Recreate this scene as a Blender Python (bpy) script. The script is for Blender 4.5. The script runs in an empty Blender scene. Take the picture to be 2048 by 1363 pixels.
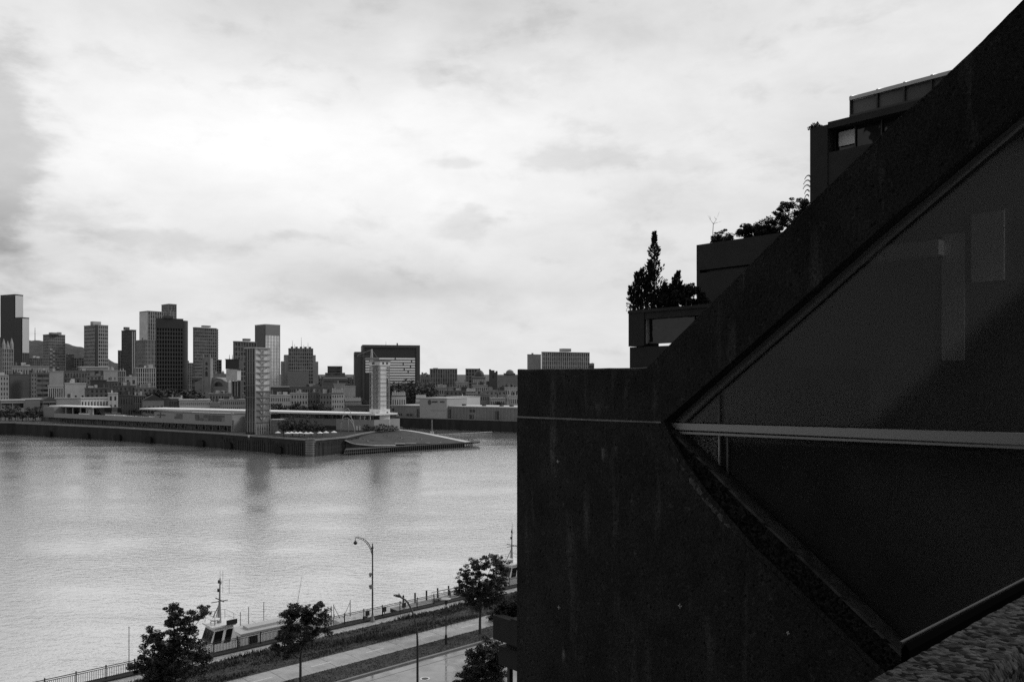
import bpy, math, random
from mathutils import Matrix, Vector
random.seed(7)
R = math.radians
scene = bpy.context.scene
COL = scene.collection

# ------------------------------------------------------------------ camera
F, HZ, CAMZ = 1635.0, 767.0, 29.5          # focal length and horizon in photo pixels, eye height in metres
cam_d = bpy.data.cameras.new('camera'); cam = bpy.data.objects.new('camera', cam_d); COL.objects.link(cam)
cam.location = (0, 0, CAMZ); cam.rotation_euler = (R(90), 0, 0)
cam_d.sensor_width = 36; cam_d.lens = F/2048*36; cam_d.shift_y = (HZ-681.5)/2048
cam_d.clip_start = .1; cam_d.clip_end = 20000
scene.camera = cam

# ------------------------------------------------------------------ sky
SUN_AZ, SUN_EL = R(68), R(38)              # azimuth to the right of the view axis
world = bpy.data.worlds.new('World'); scene.world = world; world.use_nodes = True
nt = world.node_tree; nt.nodes.clear()
def N(tree, t, **kw):
    n = tree.nodes.new(t)
    for k, v in kw.items(): setattr(n, k, v)
    return n
def wm(op, a, b=None, c=None, clamp=False):
    n = N(nt, 'ShaderNodeMath', operation=op, use_clamp=clamp)
    for i, v in enumerate((a, b, c)):
        if v is None: continue
        if isinstance(v, (int, float)): n.inputs[i].default_value = v
        else: nt.links.new(v, n.inputs[i])
    return n.outputs[0]
tc = N(nt, 'ShaderNodeTexCoord')
sep = N(nt, 'ShaderNodeSeparateXYZ'); nt.links.new(tc.outputs['Generated'], sep.inputs[0])
az0 = wm('ARCTAN2', sep.outputs[0], sep.outputs[1]); el0 = wm('ARCSINE', sep.outputs[2])
comb = N(nt, 'ShaderNodeCombineXYZ')
nt.links.new(wm('MULTIPLY', az0, 1.0), comb.inputs[0]); nt.links.new(wm('MULTIPLY', el0, 2.1), comb.inputs[1])
def wnoise(scale, detail, rough=.55, dist=0.0):
    n = N(nt, 'ShaderNodeTexNoise'); n.inputs['Scale'].default_value = scale; n.inputs['Detail'].default_value = detail
    n.inputs['Roughness'].default_value = rough; n.inputs['Distortion'].default_value = dist
    nt.links.new(comb.outputs[0], n.inputs['Vector']); return n
wn = wnoise(5.0, 7)
ws = N(nt, 'ShaderNodeSeparateColor'); nt.links.new(wn.outputs['Color'], ws.inputs[0])
az = wm('ADD', az0, wm('MULTIPLY', wm('SUBTRACT', ws.outputs[0], .5), .14))
el = wm('ADD', el0, wm('MULTIPLY', wm('SUBTRACT', ws.outputs[1], .5), .10))
# cloud banks: (x, y, half width, half height in photo pixels -> angles, change in luminance)
CLOUDS = [(500,270,520,150,.20),(250,250,220,100,.05),(900,430,130,45,.10),(1000,300,330,120,.06),(1500,120,420,150,.03),
          (0,310,85,190,-.27),(15,560,70,70,-.10),(90,500,170,120,-.08),(340,495,150,32,-.13),(578,476,60,20,-.13),(800,585,330,42,-.15),
          (1010,140,150,60,-.08),(1150,305,140,32,-.15),(915,318,45,20,-.12),(935,458,75,20,-.12),(1350,315,100,28,-.08),
          (850,5,620,85,-.12),(1330,400,130,45,-.06),(870,160,40,25,-.09),(1700,420,420,130,-.05),(1250,60,140,40,-.05)]
crisp = wnoise(15.0, 12, .6, .15)
acc = None
for (px, py, rx, ry, st) in CLOUDS:
    a0 = math.atan((px-1024)/F); e0 = math.atan((HZ-py)/F*math.cos(a0))
    q = wm('ADD', wm('POWER', wm('ABSOLUTE', wm('DIVIDE', wm('SUBTRACT', az, a0), rx/F)), 2),
                  wm('POWER', wm('ABSOLUTE', wm('DIVIDE', wm('SUBTRACT', el, e0), ry/F)), 2))
    g_ = wm('POWER', math.e, wm('MULTIPLY', q, -1))
    if st < 0 and rx < 300:                 # torn, wispy edges on the grey banks
        g2 = wm('POWER', math.e, wm('MULTIPLY', q, -.45))
        v_ = wm('ADD', g_, wm('MULTIPLY', wm('MULTIPLY', wm('SUBTRACT', crisp.outputs[0], .5), 2.2), g2))
        r_ = N(nt, 'ShaderNodeMapRange', interpolation_type='SMOOTHSTEP'); nt.links.new(v_, r_.inputs[0]); r_.inputs[1].default_value = .12; r_.inputs[2].default_value = .85
        g_ = r_.outputs[0]
    m = wm('MULTIPLY', g_, st)
    acc = m if acc is None else wm('ADD', acc, m)
fine = wnoise(6.0, 12, .62, .25)
wisp = wnoise(2.2, 6, .5, .3)
lum = wm('ADD', acc, wm('MULTIPLY', wm('SUBTRACT', fine.outputs[0], .5), .32))
lum = wm('ADD', lum, wm('MULTIPLY', wm('SUBTRACT', wisp.outputs[0], .5), .12))
pf = wnoise(9.0, 12, .58, .2); pr0 = N(nt, 'ShaderNodeMapRange', interpolation_type='SMOOTHSTEP'); nt.links.new(pf.outputs[0], pr0.inputs[0])
pr0.inputs[1].default_value = .52; pr0.inputs[2].default_value = .70; pr0.inputs[3].default_value = 0; pr0.inputs[4].default_value = -.10
lum = wm('ADD', lum, pr0.outputs[0])
# thin overcast: brightest round the hidden sun's side of the sky, darkening smoothly away from it
gd = Vector((-.12, 1, .36)).normalized()
dp = N(nt, 'ShaderNodeVectorMath', operation='DOT_PRODUCT'); nt.links.new(tc.outputs['Generated'], dp.inputs[0]); dp.inputs[1].default_value = gd
mr = N(nt, 'ShaderNodeMapRange', interpolation_type='SMOOTHSTEP'); nt.links.new(dp.outputs['Value'], mr.inputs[0])
mr.inputs[1].default_value = -.5; mr.inputs[2].default_value = .95; mr.inputs[3].default_value = .40; mr.inputs[4].default_value = .80
lum = wm('MAXIMUM', wm('ADD', lum, mr.outputs[0]), .12)
lum = wm('MINIMUM', lum, 1.05)
skyt = N(nt, 'ShaderNodeTexSky', sky_type='NISHITA'); skyt.sun_disc = False
skyt.sun_elevation = SUN_EL; skyt.sun_rotation = SUN_AZ
bw = N(nt, 'ShaderNodeRGBToBW'); nt.links.new(skyt.outputs[0], bw.inputs[0])
SKY_STRENGTH = .1
tot = wm('ADD', wm('MULTIPLY', wm('DIVIDE', lum, SKY_STRENGTH), .97), wm('MULTIPLY', wm('MINIMUM', bw.outputs[0], 12), .03))
bg = N(nt, 'ShaderNodeBackground'); nt.links.new(tot, bg.inputs[0]); bg.inputs[1].default_value = SKY_STRENGTH
wo = N(nt, 'ShaderNodeOutputWorld'); nt.links.new(bg.outputs[0], wo.inputs[0])

# ------------------------------------------------------------------ sun behind the cloud
sd = bpy.data.lights.new('sun', 'SUN'); sun = bpy.data.objects.new('sun', sd); COL.objects.link(sun)
sd.energy = 1.4; sd.angle = R(14); sd.color = (1, 1, 1)
sdir = Vector((math.sin(SUN_AZ)*math.cos(SUN_EL), math.cos(SUN_AZ)*math.cos(SUN_EL), math.sin(SUN_EL)))
sun.rotation_euler = sdir.to_track_quat('Z', 'Y').to_euler(); sun.location = (0, 0, 200)

scene.view_settings.view_transform = 'Standard'; scene.view_settings.look = 'None'
scene.view_settings.exposure = 0; scene.view_settings.gamma = 1; scene.view_settings.use_curve_mapping = False
scene.render.engine = 'CYCLES'
try:
    scene.cycles.use_denoising = False
    scene.cycles.max_bounces = 5; scene.cycles.diffuse_bounces = 2; scene.cycles.glossy_bounces = 3; scene.cycles.transparent_max_bounces = 6
    scene.cycles.caustics_reflective = False; scene.cycles.caustics_refractive = False
except Exception: pass

# ------------------------------------------------------------------ frames
A2 = math.atan2(.677, .736)                 # the quay street's direction
CS, SN = math.cos(A2), math.sin(A2)
def st(s, t, z=0): return Vector((CS*s-SN*t, SN*s+CS*t, z))      # street frame (s along the quay, t towards the water) -> world
def at(px, py, D): return Vector(((px-1024)/F*D, D, CAMZ-(py-HZ)/F*D))
def zat(py, D): return CAMZ-(py-HZ)/F*D
def pxs(px, t):                             # s of the point on line t=const seen at photo column px
    u = (px-1024)/F; D = t/(CS-SN*u); return D*(CS*u+SN)
def wallpt(px, py, s):                      # (t, z) on the plane s=const
    u = (px-1024)/F; D = s/(CS*u+SN); return D*(CS-SN*u), CAMZ-(py-HZ)/F*D

# ------------------------------------------------------------------ mesh helper
class MB:
    def __init__(self): self.v = []; self.f = []
    def add(self, vs, fs):
        b = len(self.v); self.v += [tuple(p) for p in vs]; self.f += [tuple(i+b for i in q) for q in fs]; return self
    def box(self, x0, x1, y0, y1, z0, z1):
        return self.add([(x0,y0,z0),(x1,y0,z0),(x1,y1,z0),(x0,y1,z0),(x0,y0,z1),(x1,y0,z1),(x1,y1,z1),(x0,y1,z1)],
                        [(0,3,2,1),(4,5,6,7),(0,1,5,4),(1,2,6,5),(2,3,7,6),(3,0,4,7)])
    def cbox(self, c, sx, sy, sz, rz=0):
        h = []
        for (x,y,z) in ((-1,-1,-1),(1,-1,-1),(1,1,-1),(-1,1,-1),(-1,-1,1),(1,-1,1),(1,1,1),(-1,1,1)):
            X, Y = x*sx/2, y*sy/2
            h.append((c[0]+X*math.cos(rz)-Y*math.sin(rz), c[1]+X*math.sin(rz)+Y*math.cos(rz), c[2]+z*sz/2))
        return self.add(h, [(0,3,2,1),(4,5,6,7),(0,1,5,4),(1,2,6,5),(2,3,7,6),(3,0,4,7)])
    def tube(self, pts, r, n=6, cap=True):
        pts = [Vector(p) for p in pts]; rs = r if isinstance(r, (list, tuple)) else [r]*len(pts)
        rings = []
        for i, p in enumerate(pts):
            d = (pts[min(i+1, len(pts)-1)]-pts[max(i-1, 0)])
            d = d.normalized() if d.length > 1e-9 else Vector((0,0,1))
            a = d.cross(Vector((0,0,1)) if abs(d.z) < .9 else Vector((1,0,0))).normalized(); b = d.cross(a)
            rings.append([p+(a*math.cos(2*math.pi*k/n)+b*math.sin(2*math.pi*k/n))*rs[i] for k in range(n)])
        vs = [q for rg in rings for q in rg]; fs = []
        for i in range(len(pts)-1):
            for k in range(n): fs.append((i*n+k, i*n+(k+1)%n, (i+1)*n+(k+1)%n, (i+1)*n+k))
        if cap: fs += [tuple(range(n))[::-1], tuple(range((len(pts)-1)*n, len(pts)*n))]
        return self.add(vs, fs)
    def lathe(self, prof, n=12, c=(0,0,0)):
        vs = []; fs = []
        for (r, z) in prof:
            for k in range(n): vs.append((c[0]+r*math.cos(2*math.pi*k/n), c[1]+r*math.sin(2*math.pi*k/n), c[2]+z))
        for i in range(len(prof)-1):
            for k in range(n): fs.append((i*n+k, i*n+(k+1)%n, (i+1)*n+(k+1)%n, (i+1)*n+k))
        fs += [tuple(range(n))[::-1], tuple(range((len(prof)-1)*n, len(prof)*n))]
        return self.add(vs, fs)
    def prism(self, poly, fn0, fn1):           # polygon of 2-d points mapped to two parallel faces
        n = len(poly); vs = [fn0(*p) for p in poly]+[fn1(*p) for p in poly]
        return self.add(vs, [tuple(range(n)), tuple(range(n, 2*n))[::-1]]+[(i, i+n, (i+1)%n+n, (i+1)%n) for i in range(n)])
    def quad(self, a, b, c, d): return self.add([a,b,c,d], [(0,1,2,3)])
    def build(self, name, mat, parent=None, world=False, smooth=False, label=None, kind=None, fix=False):
        me = bpy.data.meshes.new(name); me.from_pydata(self.v, [], self.f); me.materials.append(mat)
        if fix:
            import bmesh
            bm = bmesh.new(); bm.from_mesh(me); bmesh.ops.recalc_face_normals(bm, faces=bm.faces); bm.to_mesh(me); bm.free()
        if smooth:
            for p in me.polygons: p.use_smooth = True
        o = bpy.data.objects.new(name, me); COL.objects.link(o)
        if parent is not None:
            if world:
                p = parent; M = Matrix.Identity(4)
                while p is not None: M = p.matrix_basis @ M; p = p.parent
                me.transform(M.inverted())
            o.parent = parent
        if label: o['label'] = label
        if kind: o['kind'] = kind
        return o

def tag(o, label=None, cat=None, group=None, kind=None):
    if label: o['label'] = label
    if cat: o['category'] = cat
    if group: o['group'] = group
    if kind: o['kind'] = kind
    return o
def thing(name, label, cat, loc=(0,0,0), rz=0, group=None):
    o = bpy.data.objects.new(name, None); COL.objects.link(o); o.location = loc; o.rotation_euler = (0,0,rz); o.empty_display_size = .3
    return tag(o, label, cat, group)
KIDS = {}
def children_of(o): return [c for c in bpy.data.objects if c.parent is o]
def piece(src, loc, parent, rz=None, scale=None):        # another piece sharing its mesh
    c = src.copy(); COL.objects.link(c); c.parent = parent; c.location = loc
    if rz is not None: c.rotation_euler = (0,0,rz)
    if scale is not None: c.scale = scale
    return c
def dup(root, loc, rz=0, label=None, group=None, scale=1, kids=None):
    r = root.copy(); COL.objects.link(r); r.location = loc; r.rotation_euler = (0,0,rz); r.scale = (scale,)*3 if not isinstance(scale, tuple) else scale
    if label: r['label'] = label
    if group: r['group'] = group
    for ch in (kids if kids is not None else children_of(root)):
        c = ch.copy(); COL.objects.link(c); c.parent = r
        for g in children_of(ch) if kids is None else []:
            d = g.copy(); COL.objects.link(d); d.parent = c
    return r

# ------------------------------------------------------------------ materials (all neutral: the photograph is black and white)
MATS = {}
def mat(name, g, rough=.8, metal=0, spec=.5, var=0.0, vscale=1.0, bump=0.0, bscale=8.0, coat=0, streak=0.0):
    if name in MATS: return MATS[name]
    m = bpy.data.materials.new(name); m.use_nodes = True; t = m.node_tree; b = t.nodes['Principled BSDF']
    b.inputs['Base Color'].default_value = (g,g,g,1); b.inputs['Roughness'].default_value = rough; b.inputs['Metallic'].default_value = metal
    b.inputs['Specular IOR Level'].default_value = spec
    if var or bump or streak:
        c = t.nodes.new('ShaderNodeTexCoord'); src = c.outputs['Object']
    if var or streak:
        n = t.nodes.new('ShaderNodeTexNoise'); n.inputs['Scale'].default_value = vscale; n.inputs['Detail'].default_value = 6; n.inputs['Roughness'].default_value = .65
        if streak:
            mp = t.nodes.new('ShaderNodeMapping'); mp.inputs['Scale'].default_value = (1,1,streak); t.links.new(src, mp.inputs[0]); t.links.new(mp.outputs[0], n.inputs['Vector'])
        else: t.links.new(src, n.inputs['Vector'])
        r = t.nodes.new('ShaderNodeMapRange'); r.inputs[1].default_value = .3; r.inputs[2].default_value = .7
        r.inputs[3].default_value = g*(1-var); r.inputs[4].default_value = g*(1+var)
        t.links.new(n.outputs[0], r.inputs[0]); t.links.new(r.outputs[0], b.inputs['Base Color'])
    if bump:
        n2 = t.nodes.new('ShaderNodeTexNoise'); n2.inputs['Scale'].default_value = bscale; n2.inputs['Detail'].default_value = 5
        t.links.new(src, n2.inputs['Vector'])
        bp = t.nodes.new('ShaderNodeBump'); bp.inputs['Strength'].default_value = bump; bp.inputs['Distance'].default_value = .05
        t.links.new(n2.outputs[0], bp.inputs['Height']); t.links.new(bp.outputs[0], b.inputs['Normal'])
    MATS[name] = m; return m

def water_mat():
    m = bpy.data.materials.new('river_water'); m.use_nodes = True; t = m.node_tree; b = t.nodes['Principled BSDF']
    L = t.links.new
    c = t.nodes.new('ShaderNodeTexCoord')
    def noise(scale, detail, sx=1, sy=1, rough=.55):
        mp = t.nodes.new('ShaderNodeMapping'); mp.inputs['Scale'].default_value = (sx, sy, 1); mp.inputs['Rotation'].default_value = (0,0,R(20)); L(c.outputs['Object'], mp.inputs[0])
        n = t.nodes.new('ShaderNodeTexNoise'); n.inputs['Scale'].default_value = scale; n.inputs['Detail'].default_value = detail; n.inputs['Roughness'].default_value = rough
        L(mp.outputs[0], n.inputs['Vector']); return n.outputs[0]
    fine_ = noise(2.6, 3, 1, 1.5); mid = noise(.55, 4, 1, 1.6); patch = noise(.02, 4, 1, 2.2, .6)
    mr = t.nodes.new('ShaderNodeMapRange'); mr.inputs[1].default_value = .38; mr.inputs[2].default_value = .66; mr.inputs[3].default_value = .5; mr.inputs[4].default_value = 1.3
    L(patch, mr.inputs[0])
    sx = t.nodes.new('ShaderNodeSeparateXYZ'); L(c.outputs['Object'], sx.inputs[0])      # calmer in the lee of the pier and the far quay
    lee = t.nodes.new('ShaderNodeMapRange'); lee.interpolation_type = 'SMOOTHSTEP'; lee.inputs[1].default_value = 140; lee.inputs[2].default_value = 330; lee.inputs[3].default_value = 1.0; lee.inputs[4].default_value = .6; L(sx.outputs[1], lee.inputs[0])
    ml = t.nodes.new('ShaderNodeMath'); ml.operation = 'MULTIPLY'; L(mr.outputs[0], ml.inputs[0]); L(lee.outputs[0], ml.inputs[1])
    b1 = t.nodes.new('ShaderNodeBump'); b1.inputs['Distance'].default_value = .15; L(mid, b1.inputs['Height']); L(ml.outputs[0], b1.inputs['Strength'])
    b2 = t.nodes.new('ShaderNodeBump'); b2.inputs['Distance'].default_value = .05; L(fine_, b2.inputs['Height']); L(ml.outputs[0], b2.inputs['Strength']); L(b1.outputs[0], b2.inputs['Normal'])
    L(b2.outputs[0], b.inputs['Normal'])
    b.inputs['Base Color'].default_value = (.69,.69,.69,1); b.inputs['Roughness'].default_value = .06; b.inputs['IOR'].default_value = 1.6; b.inputs['Metallic'].default_value = .72
    return m

def _stain(px, py, ry, rz, k):
    a, z = wallpt(px, py, 12.7); return (a-9, z-20, ry, rz, k)
STAINS = [_stain(1106,790,.07,.42,.16), _stain(1108,890,.10,.45,.13), _stain(1190,815,.22,.16,.09), _stain(1252,780,.06,.5,.06), _stain(1208,906,.05,.10,.25), _stain(1310,800,.06,.4,.07), _stain(1130,1306,.05,.14,.22), _stain(1440,1050,.4,.5,.03)]
def concrete_mat():
    m = bpy.data.materials.new('weathered_concrete'); m.use_nodes = True; t = m.node_tree; b = t.nodes['Principled BSDF']; L = t.links.new
    c = t.nodes.new('ShaderNodeTexCoord')
    def noise(scale, detail, sc=(1,1,1), rough=.6):
        mp = t.nodes.new('ShaderNodeMapping'); mp.inputs['Scale'].default_value = sc; L(c.outputs['Object'], mp.inputs[0])
        n = t.nodes.new('ShaderNodeTexNoise'); n.inputs['Scale'].default_value = scale; n.inputs['Detail'].default_value = detail; n.inputs['Roughness'].default_value = rough
        L(mp.outputs[0], n.inputs['Vector']); return n.outputs[0]
    def ramp(src, a, bb, lo, hi):
        r = t.nodes.new('ShaderNodeMapRange'); r.inputs[1].default_value = a; r.inputs[2].default_value = bb; r.inputs[3].default_value = lo; r.inputs[4].default_value = hi
        L(src, r.inputs[0]); return r.outputs[0]
    def mul(a, bb, op='MULTIPLY'):
        n = t.nodes.new('ShaderNodeMath'); n.operation = op
        for i, v in enumerate((a, bb)):
            if isinstance(v, (int, float)): n.inputs[i].default_value = v
            else: L(v, n.inputs[i])
        return n.outputs[0]
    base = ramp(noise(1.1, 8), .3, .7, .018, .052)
    gritt = ramp(noise(22, 6), .35, .7, .5, 1.6)
    streak = ramp(noise(2.6, 6, (1,1,.16)), .57, .74, 0, .075)           # pale lime runs
    blot = ramp(noise(5.5, 7), .60, .76, 0, .05)
    pits = t.nodes.new('ShaderNodeTexVoronoi'); pits.inputs['Scale'].default_value = 7.5; L(c.outputs['Object'], pits.inputs['Vector'])
    pitm = mul(ramp(pits.outputs['Distance'], .08, .26, .15, 1), ramp(noise(3.5, 4), .42, .56, 0, 1), 'MAXIMUM')
    so = t.nodes.new('ShaderNodeSeparateXYZ'); L(c.outputs['Object'], so.inputs[0])
    nb = noise(9, 7, (1,1,.35)); lime = None
    for (y0, z0, ry, rz, k_) in STAINS:
        q1 = mul(mul(mul(so.outputs[1], -y0, 'ADD'), 1/ry), 2, 'POWER'); q2 = mul(mul(mul(so.outputs[2], -z0, 'ADD'), 1/rz), 2, 'POWER')
        g_ = mul(math.e, mul(mul(q1, q2, 'ADD'), -1), 'POWER')
        g_ = mul(mul(g_, ramp(nb, .40, .62, 0, 1)), k_); lime = g_ if lime is None else mul(lime, g_, 'ADD')
    base = mul(base, lime, 'ADD')
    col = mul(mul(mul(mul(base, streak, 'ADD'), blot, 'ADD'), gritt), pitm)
    L(col, b.inputs['Base Color'])
    h = mul(mul(noise(26, 5), .5), mul(pitm, .6), 'ADD')
    bp = t.nodes.new('ShaderNodeBump'); bp.inputs['Strength'].default_value = .7; bp.inputs['Distance'].default_value = .03; L(h, bp.inputs['Height']); L(bp.outputs[0], b.inputs['Normal'])
    b.inputs['Roughness'].default_value = .85; b.inputs['Specular IOR Level'].default_value = .25
    return m

def glass_mat(name, g=.012, rough=.03, wav=.02, spots=0.0, ws=1.2):
    m = bpy.data.materials.new(name); m.use_nodes = True; t = m.node_tree; b = t.nodes['Principled BSDF']; L = t.links.new
    b.inputs['Base Color'].default_value = (g,g,g,1); b.inputs['Roughness'].default_value = rough; b.inputs['IOR'].default_value = 1.5
    c = t.nodes.new('ShaderNodeTexCoord')
    n = t.nodes.new('ShaderNodeTexNoise'); n.inputs['Scale'].default_value = ws; n.inputs['Detail'].default_value = 2; L(c.outputs['Object'], n.inputs['Vector'])
    bp = t.nodes.new('ShaderNodeBump'); bp.inputs['Strength'].default_value = 1; bp.inputs['Distance'].default_value = wav; L(n.outputs[0], bp.inputs['Height']); L(bp.outputs[0], b.inputs['Normal'])
    if spots:
        v = t.nodes.new('ShaderNodeTexVoronoi'); v.inputs['Scale'].default_value = 22; L(c.outputs['Object'], v.inputs['Vector'])
        n3 = t.nodes.new('ShaderNodeTexNoise'); n3.inputs['Scale'].default_value = 1.1; L(c.outputs['Object'], n3.inputs['Vector'])
        r = t.nodes.new('ShaderNodeMapRange'); r.inputs[1].default_value = .10; r.inputs[2].default_value = .16; r.inputs[3].default_value = 1; r.inputs[4].default_value = 0; L(v.outputs['Distance'], r.inputs[0])
        r2 = t.nodes.new('ShaderNodeMapRange'); r2.inputs[1].default_value = .52; r2.inputs[2].default_value = .66; r2.inputs[3].default_value = 0; r2.inputs[4].default_value = spots; L(n3.outputs[0], r2.inputs[0])
        k = t.nodes.new('ShaderNodeMath'); k.operation = 'MULTIPLY_ADD'; L(r.outputs[0], k.inputs[0]); L(r2.outputs[0], k.inputs[1]); k.inputs[2].default_value = g
        L(k.outputs[0], b.inputs['Base Color'])
    return m

def see_through(name, dust=.03, tint=.55):
    m = bpy.data.materials.new(name); m.use_nodes = True; t = m.node_tree; L = t.links.new; t.nodes.clear()
    out = t.nodes.new('ShaderNodeOutputMaterial'); tr = t.nodes.new('ShaderNodeBsdfTransparent'); tr.inputs[0].default_value = (tint,tint,tint,1)
    gl = t.nodes.new('ShaderNodeBsdfGlossy'); gl.inputs['Roughness'].default_value = .08; gl.inputs[0].default_value = (1,1,1,1)
    df = t.nodes.new('ShaderNodeBsdfDiffuse')
    c = t.nodes.new('ShaderNodeTexCoord')
    n = t.nodes.new('ShaderNodeTexNoise'); n.inputs['Scale'].default_value = .8; n.inputs['Detail'].default_value = 3; L(c.outputs['Object'], n.inputs['Vector'])
    bp = t.nodes.new('ShaderNodeBump'); bp.inputs['Distance'].default_value = .0012; L(n.outputs[0], bp.inputs['Height']); L(bp.outputs[0], gl.inputs['Normal'])
    v = t.nodes.new('ShaderNodeTexVoronoi'); v.inputs['Scale'].default_value = 24; L(c.outputs['Object'], v.inputs['Vector'])
    n3 = t.nodes.new('ShaderNodeTexNoise'); n3.inputs['Scale'].default_value = .9; n3.inputs['Detail'].default_value = 4; L(c.outputs['Object'], n3.inputs['Vector'])
    r = t.nodes.new('ShaderNodeMapRange'); r.inputs[1].default_value = .08; r.inputs[2].default_value = .13; r.inputs[3].default_value = 1; r.inputs[4].default_value = 0; L(v.outputs['Distance'], r.inputs[0])
    r2 = t.nodes.new('ShaderNodeMapRange'); r2.inputs[1].default_value = .50; r2.inputs[2].default_value = .66; r2.inputs[3].default_value = 0; r2.inputs[4].default_value = .5; L(n3.outputs[0], r2.inputs[0])
    k = t.nodes.new('ShaderNodeMath'); k.operation = 'MULTIPLY'; L(r.outputs[0], k.inputs[0]); L(r2.outputs[0], k.inputs[1])
    r4 = t.nodes.new('ShaderNodeMapRange'); r4.inputs[1].default_value = .3; r4.inputs[2].default_value = .7; r4.inputs[3].default_value = dust*.6; r4.inputs[4].default_value = dust*1.4; L(n3.outputs[0], r4.inputs[0])
    k2 = t.nodes.new('ShaderNodeMath'); k2.operation = 'ADD'; k2.use_clamp = True; L(k.outputs[0], k2.inputs[0]); L(r4.outputs[0], k2.inputs[1])
    df.inputs[0].default_value = (.6,.6,.6,1)
    m1 = t.nodes.new('ShaderNodeMixShader'); L(k2.outputs[0], m1.inputs[0]); L(tr.outputs[0], m1.inputs[1]); L(df.outputs[0], m1.inputs[2])
    fr = t.nodes.new('ShaderNodeFresnel'); fr.inputs[0].default_value = 1.27
    m2 = t.nodes.new('ShaderNodeMixShader'); L(fr.outputs[0], m2.inputs[0]); L(m1.outputs[0], m2.inputs[1]); L(gl.outputs[0], m2.inputs[2]); L(m2.outputs[0], out.inputs[0])
    return m
def aggregate_mat(name, lo, hi, scale):
    m = bpy.data.materials.new(name); m.use_nodes = True; t = m.node_tree; b = t.nodes['Principled BSDF']; L = t.links.new
    c = t.nodes.new('ShaderNodeTexCoord')
    v = t.nodes.new('ShaderNodeTexVoronoi'); v.inputs['Scale'].default_value = scale; L(c.outputs['Object'], v.inputs['Vector'])
    bw_ = t.nodes.new('ShaderNodeSeparateColor'); L(v.outputs['Color'], bw_.inputs[0])
    n = t.nodes.new('ShaderNodeTexNoise'); n.inputs['Scale'].default_value = scale*.25; n.inputs['Detail'].default_value = 7; n.inputs['Roughness'].default_value = .7; L(c.outputs['Object'], n.inputs['Vector'])
    a = t.nodes.new('ShaderNodeMath'); a.operation = 'MULTIPLY'; L(bw_.outputs[0], a.inputs[0]); L(n.outputs[0], a.inputs[1])
    r = t.nodes.new('ShaderNodeMapRange'); r.inputs[1].default_value = .05; r.inputs[2].default_value = .55; r.inputs[3].default_value = lo; r.inputs[4].default_value = hi; L(a.outputs[0], r.inputs[0]); L(r.outputs[0], b.inputs['Base Color'])
    n2 = t.nodes.new('ShaderNodeMath'); n2.operation = 'MULTIPLY_ADD'; L(v.outputs['Distance'], n2.inputs[0]); n2.inputs[1].default_value = -.5; L(n.outputs[0], n2.inputs[2])
    bp = t.nodes.new('ShaderNodeBump'); bp.inputs['Strength'].default_value = .9; bp.inputs['Distance'].default_value = .014; L(n2.outputs[0], bp.inputs['Height']); L(bp.outputs[0], b.inputs['Normal'])
    b.inputs['Roughness'].default_value = .95; b.inputs['Specular IOR Level'].default_value = .05; return m
def wet_mat(name, g, lo=.12, hi=.6, scale=.35, puddle=True):
    m = bpy.data.materials.new(name); m.use_nodes = True; t = m.node_tree; b = t.nodes['Principled BSDF']; L = t.links.new
    c = t.nodes.new('ShaderNodeTexCoord')
    n = t.nodes.new('ShaderNodeTexNoise'); n.inputs['Scale'].default_value = scale; n.inputs['Detail'].default_value = 6; n.inputs['Roughness'].default_value = .6; L(c.outputs['Object'], n.inputs['Vector'])
    r = t.nodes.new('ShaderNodeMapRange'); r.inputs[1].default_value = .42; r.inputs[2].default_value = .6; r.inputs[3].default_value = lo; r.inputs[4].default_value = hi; L(n.outputs[0], r.inputs[0]); L(r.outputs[0], b.inputs['Roughness'])
    n2 = t.nodes.new('ShaderNodeTexNoise'); n2.inputs['Scale'].default_value = 2.2; n2.inputs['Detail'].default_value = 7; L(c.outputs['Object'], n2.inputs['Vector'])
    r2 = t.nodes.new('ShaderNodeMapRange'); r2.inputs[1].default_value = .3; r2.inputs[2].default_value = .7; r2.inputs[3].default_value = g*.7; r2.inputs[4].default_value = g*1.3; L(n2.outputs[0], r2.inputs[0]); L(r2.outputs[0], b.inputs['Base Color'])
    bp = t.nodes.new('ShaderNodeBump'); bp.inputs['Strength'].default_value = .15; bp.inputs['Distance'].default_value = .01; n4 = t.nodes.new('ShaderNodeTexNoise'); n4.inputs['Scale'].default_value = 14; L(c.outputs['Object'], n4.inputs['Vector']); L(n4.outputs[0], bp.inputs['Height']); L(bp.outputs[0], b.inputs['Normal'])
    b.inputs['IOR'].default_value = 2.1
    return m

M_WATER = water_mat(); M_CONC = concrete_mat()
M_GLASS = glass_mat('dark_window_glass', .012, .03, .004, .16)
M_PLEXI = glass_mat('clouded_plexiglass', .012, .05, .05, 0, 1.1)
M_CITYGLASS = glass_mat('far_window_glass', .015, .12, .0)
def blinds(m, lo, hi, scale=.3):             # every window bay holds its own blind or dark room
    t = m.node_tree; b = t.nodes['Principled BSDF']; c = t.nodes.new('ShaderNodeTexCoord'); v = t.nodes.new('ShaderNodeTexVoronoi'); v.distance = 'CHEBYCHEV'; v.inputs['Scale'].default_value = scale; v.inputs['Randomness'].default_value = .5
    t.links.new(c.outputs['Object'], v.inputs['Vector']); s_ = t.nodes.new('ShaderNodeSeparateColor'); t.links.new(v.outputs['Color'], s_.inputs[0])
    r = t.nodes.new('ShaderNodeMapRange'); r.inputs[1].default_value = .45; r.inputs[2].default_value = 1; r.inputs[3].default_value = lo; r.inputs[4].default_value = hi; t.links.new(s_.outputs[0], r.inputs[0]); t.links.new(r.outputs[0], b.inputs['Base Color'])
blinds(M_CITYGLASS, .012, .16)
M_MIRROR = mat('reflective_curtain_glass', .45, .12, .7)
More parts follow.
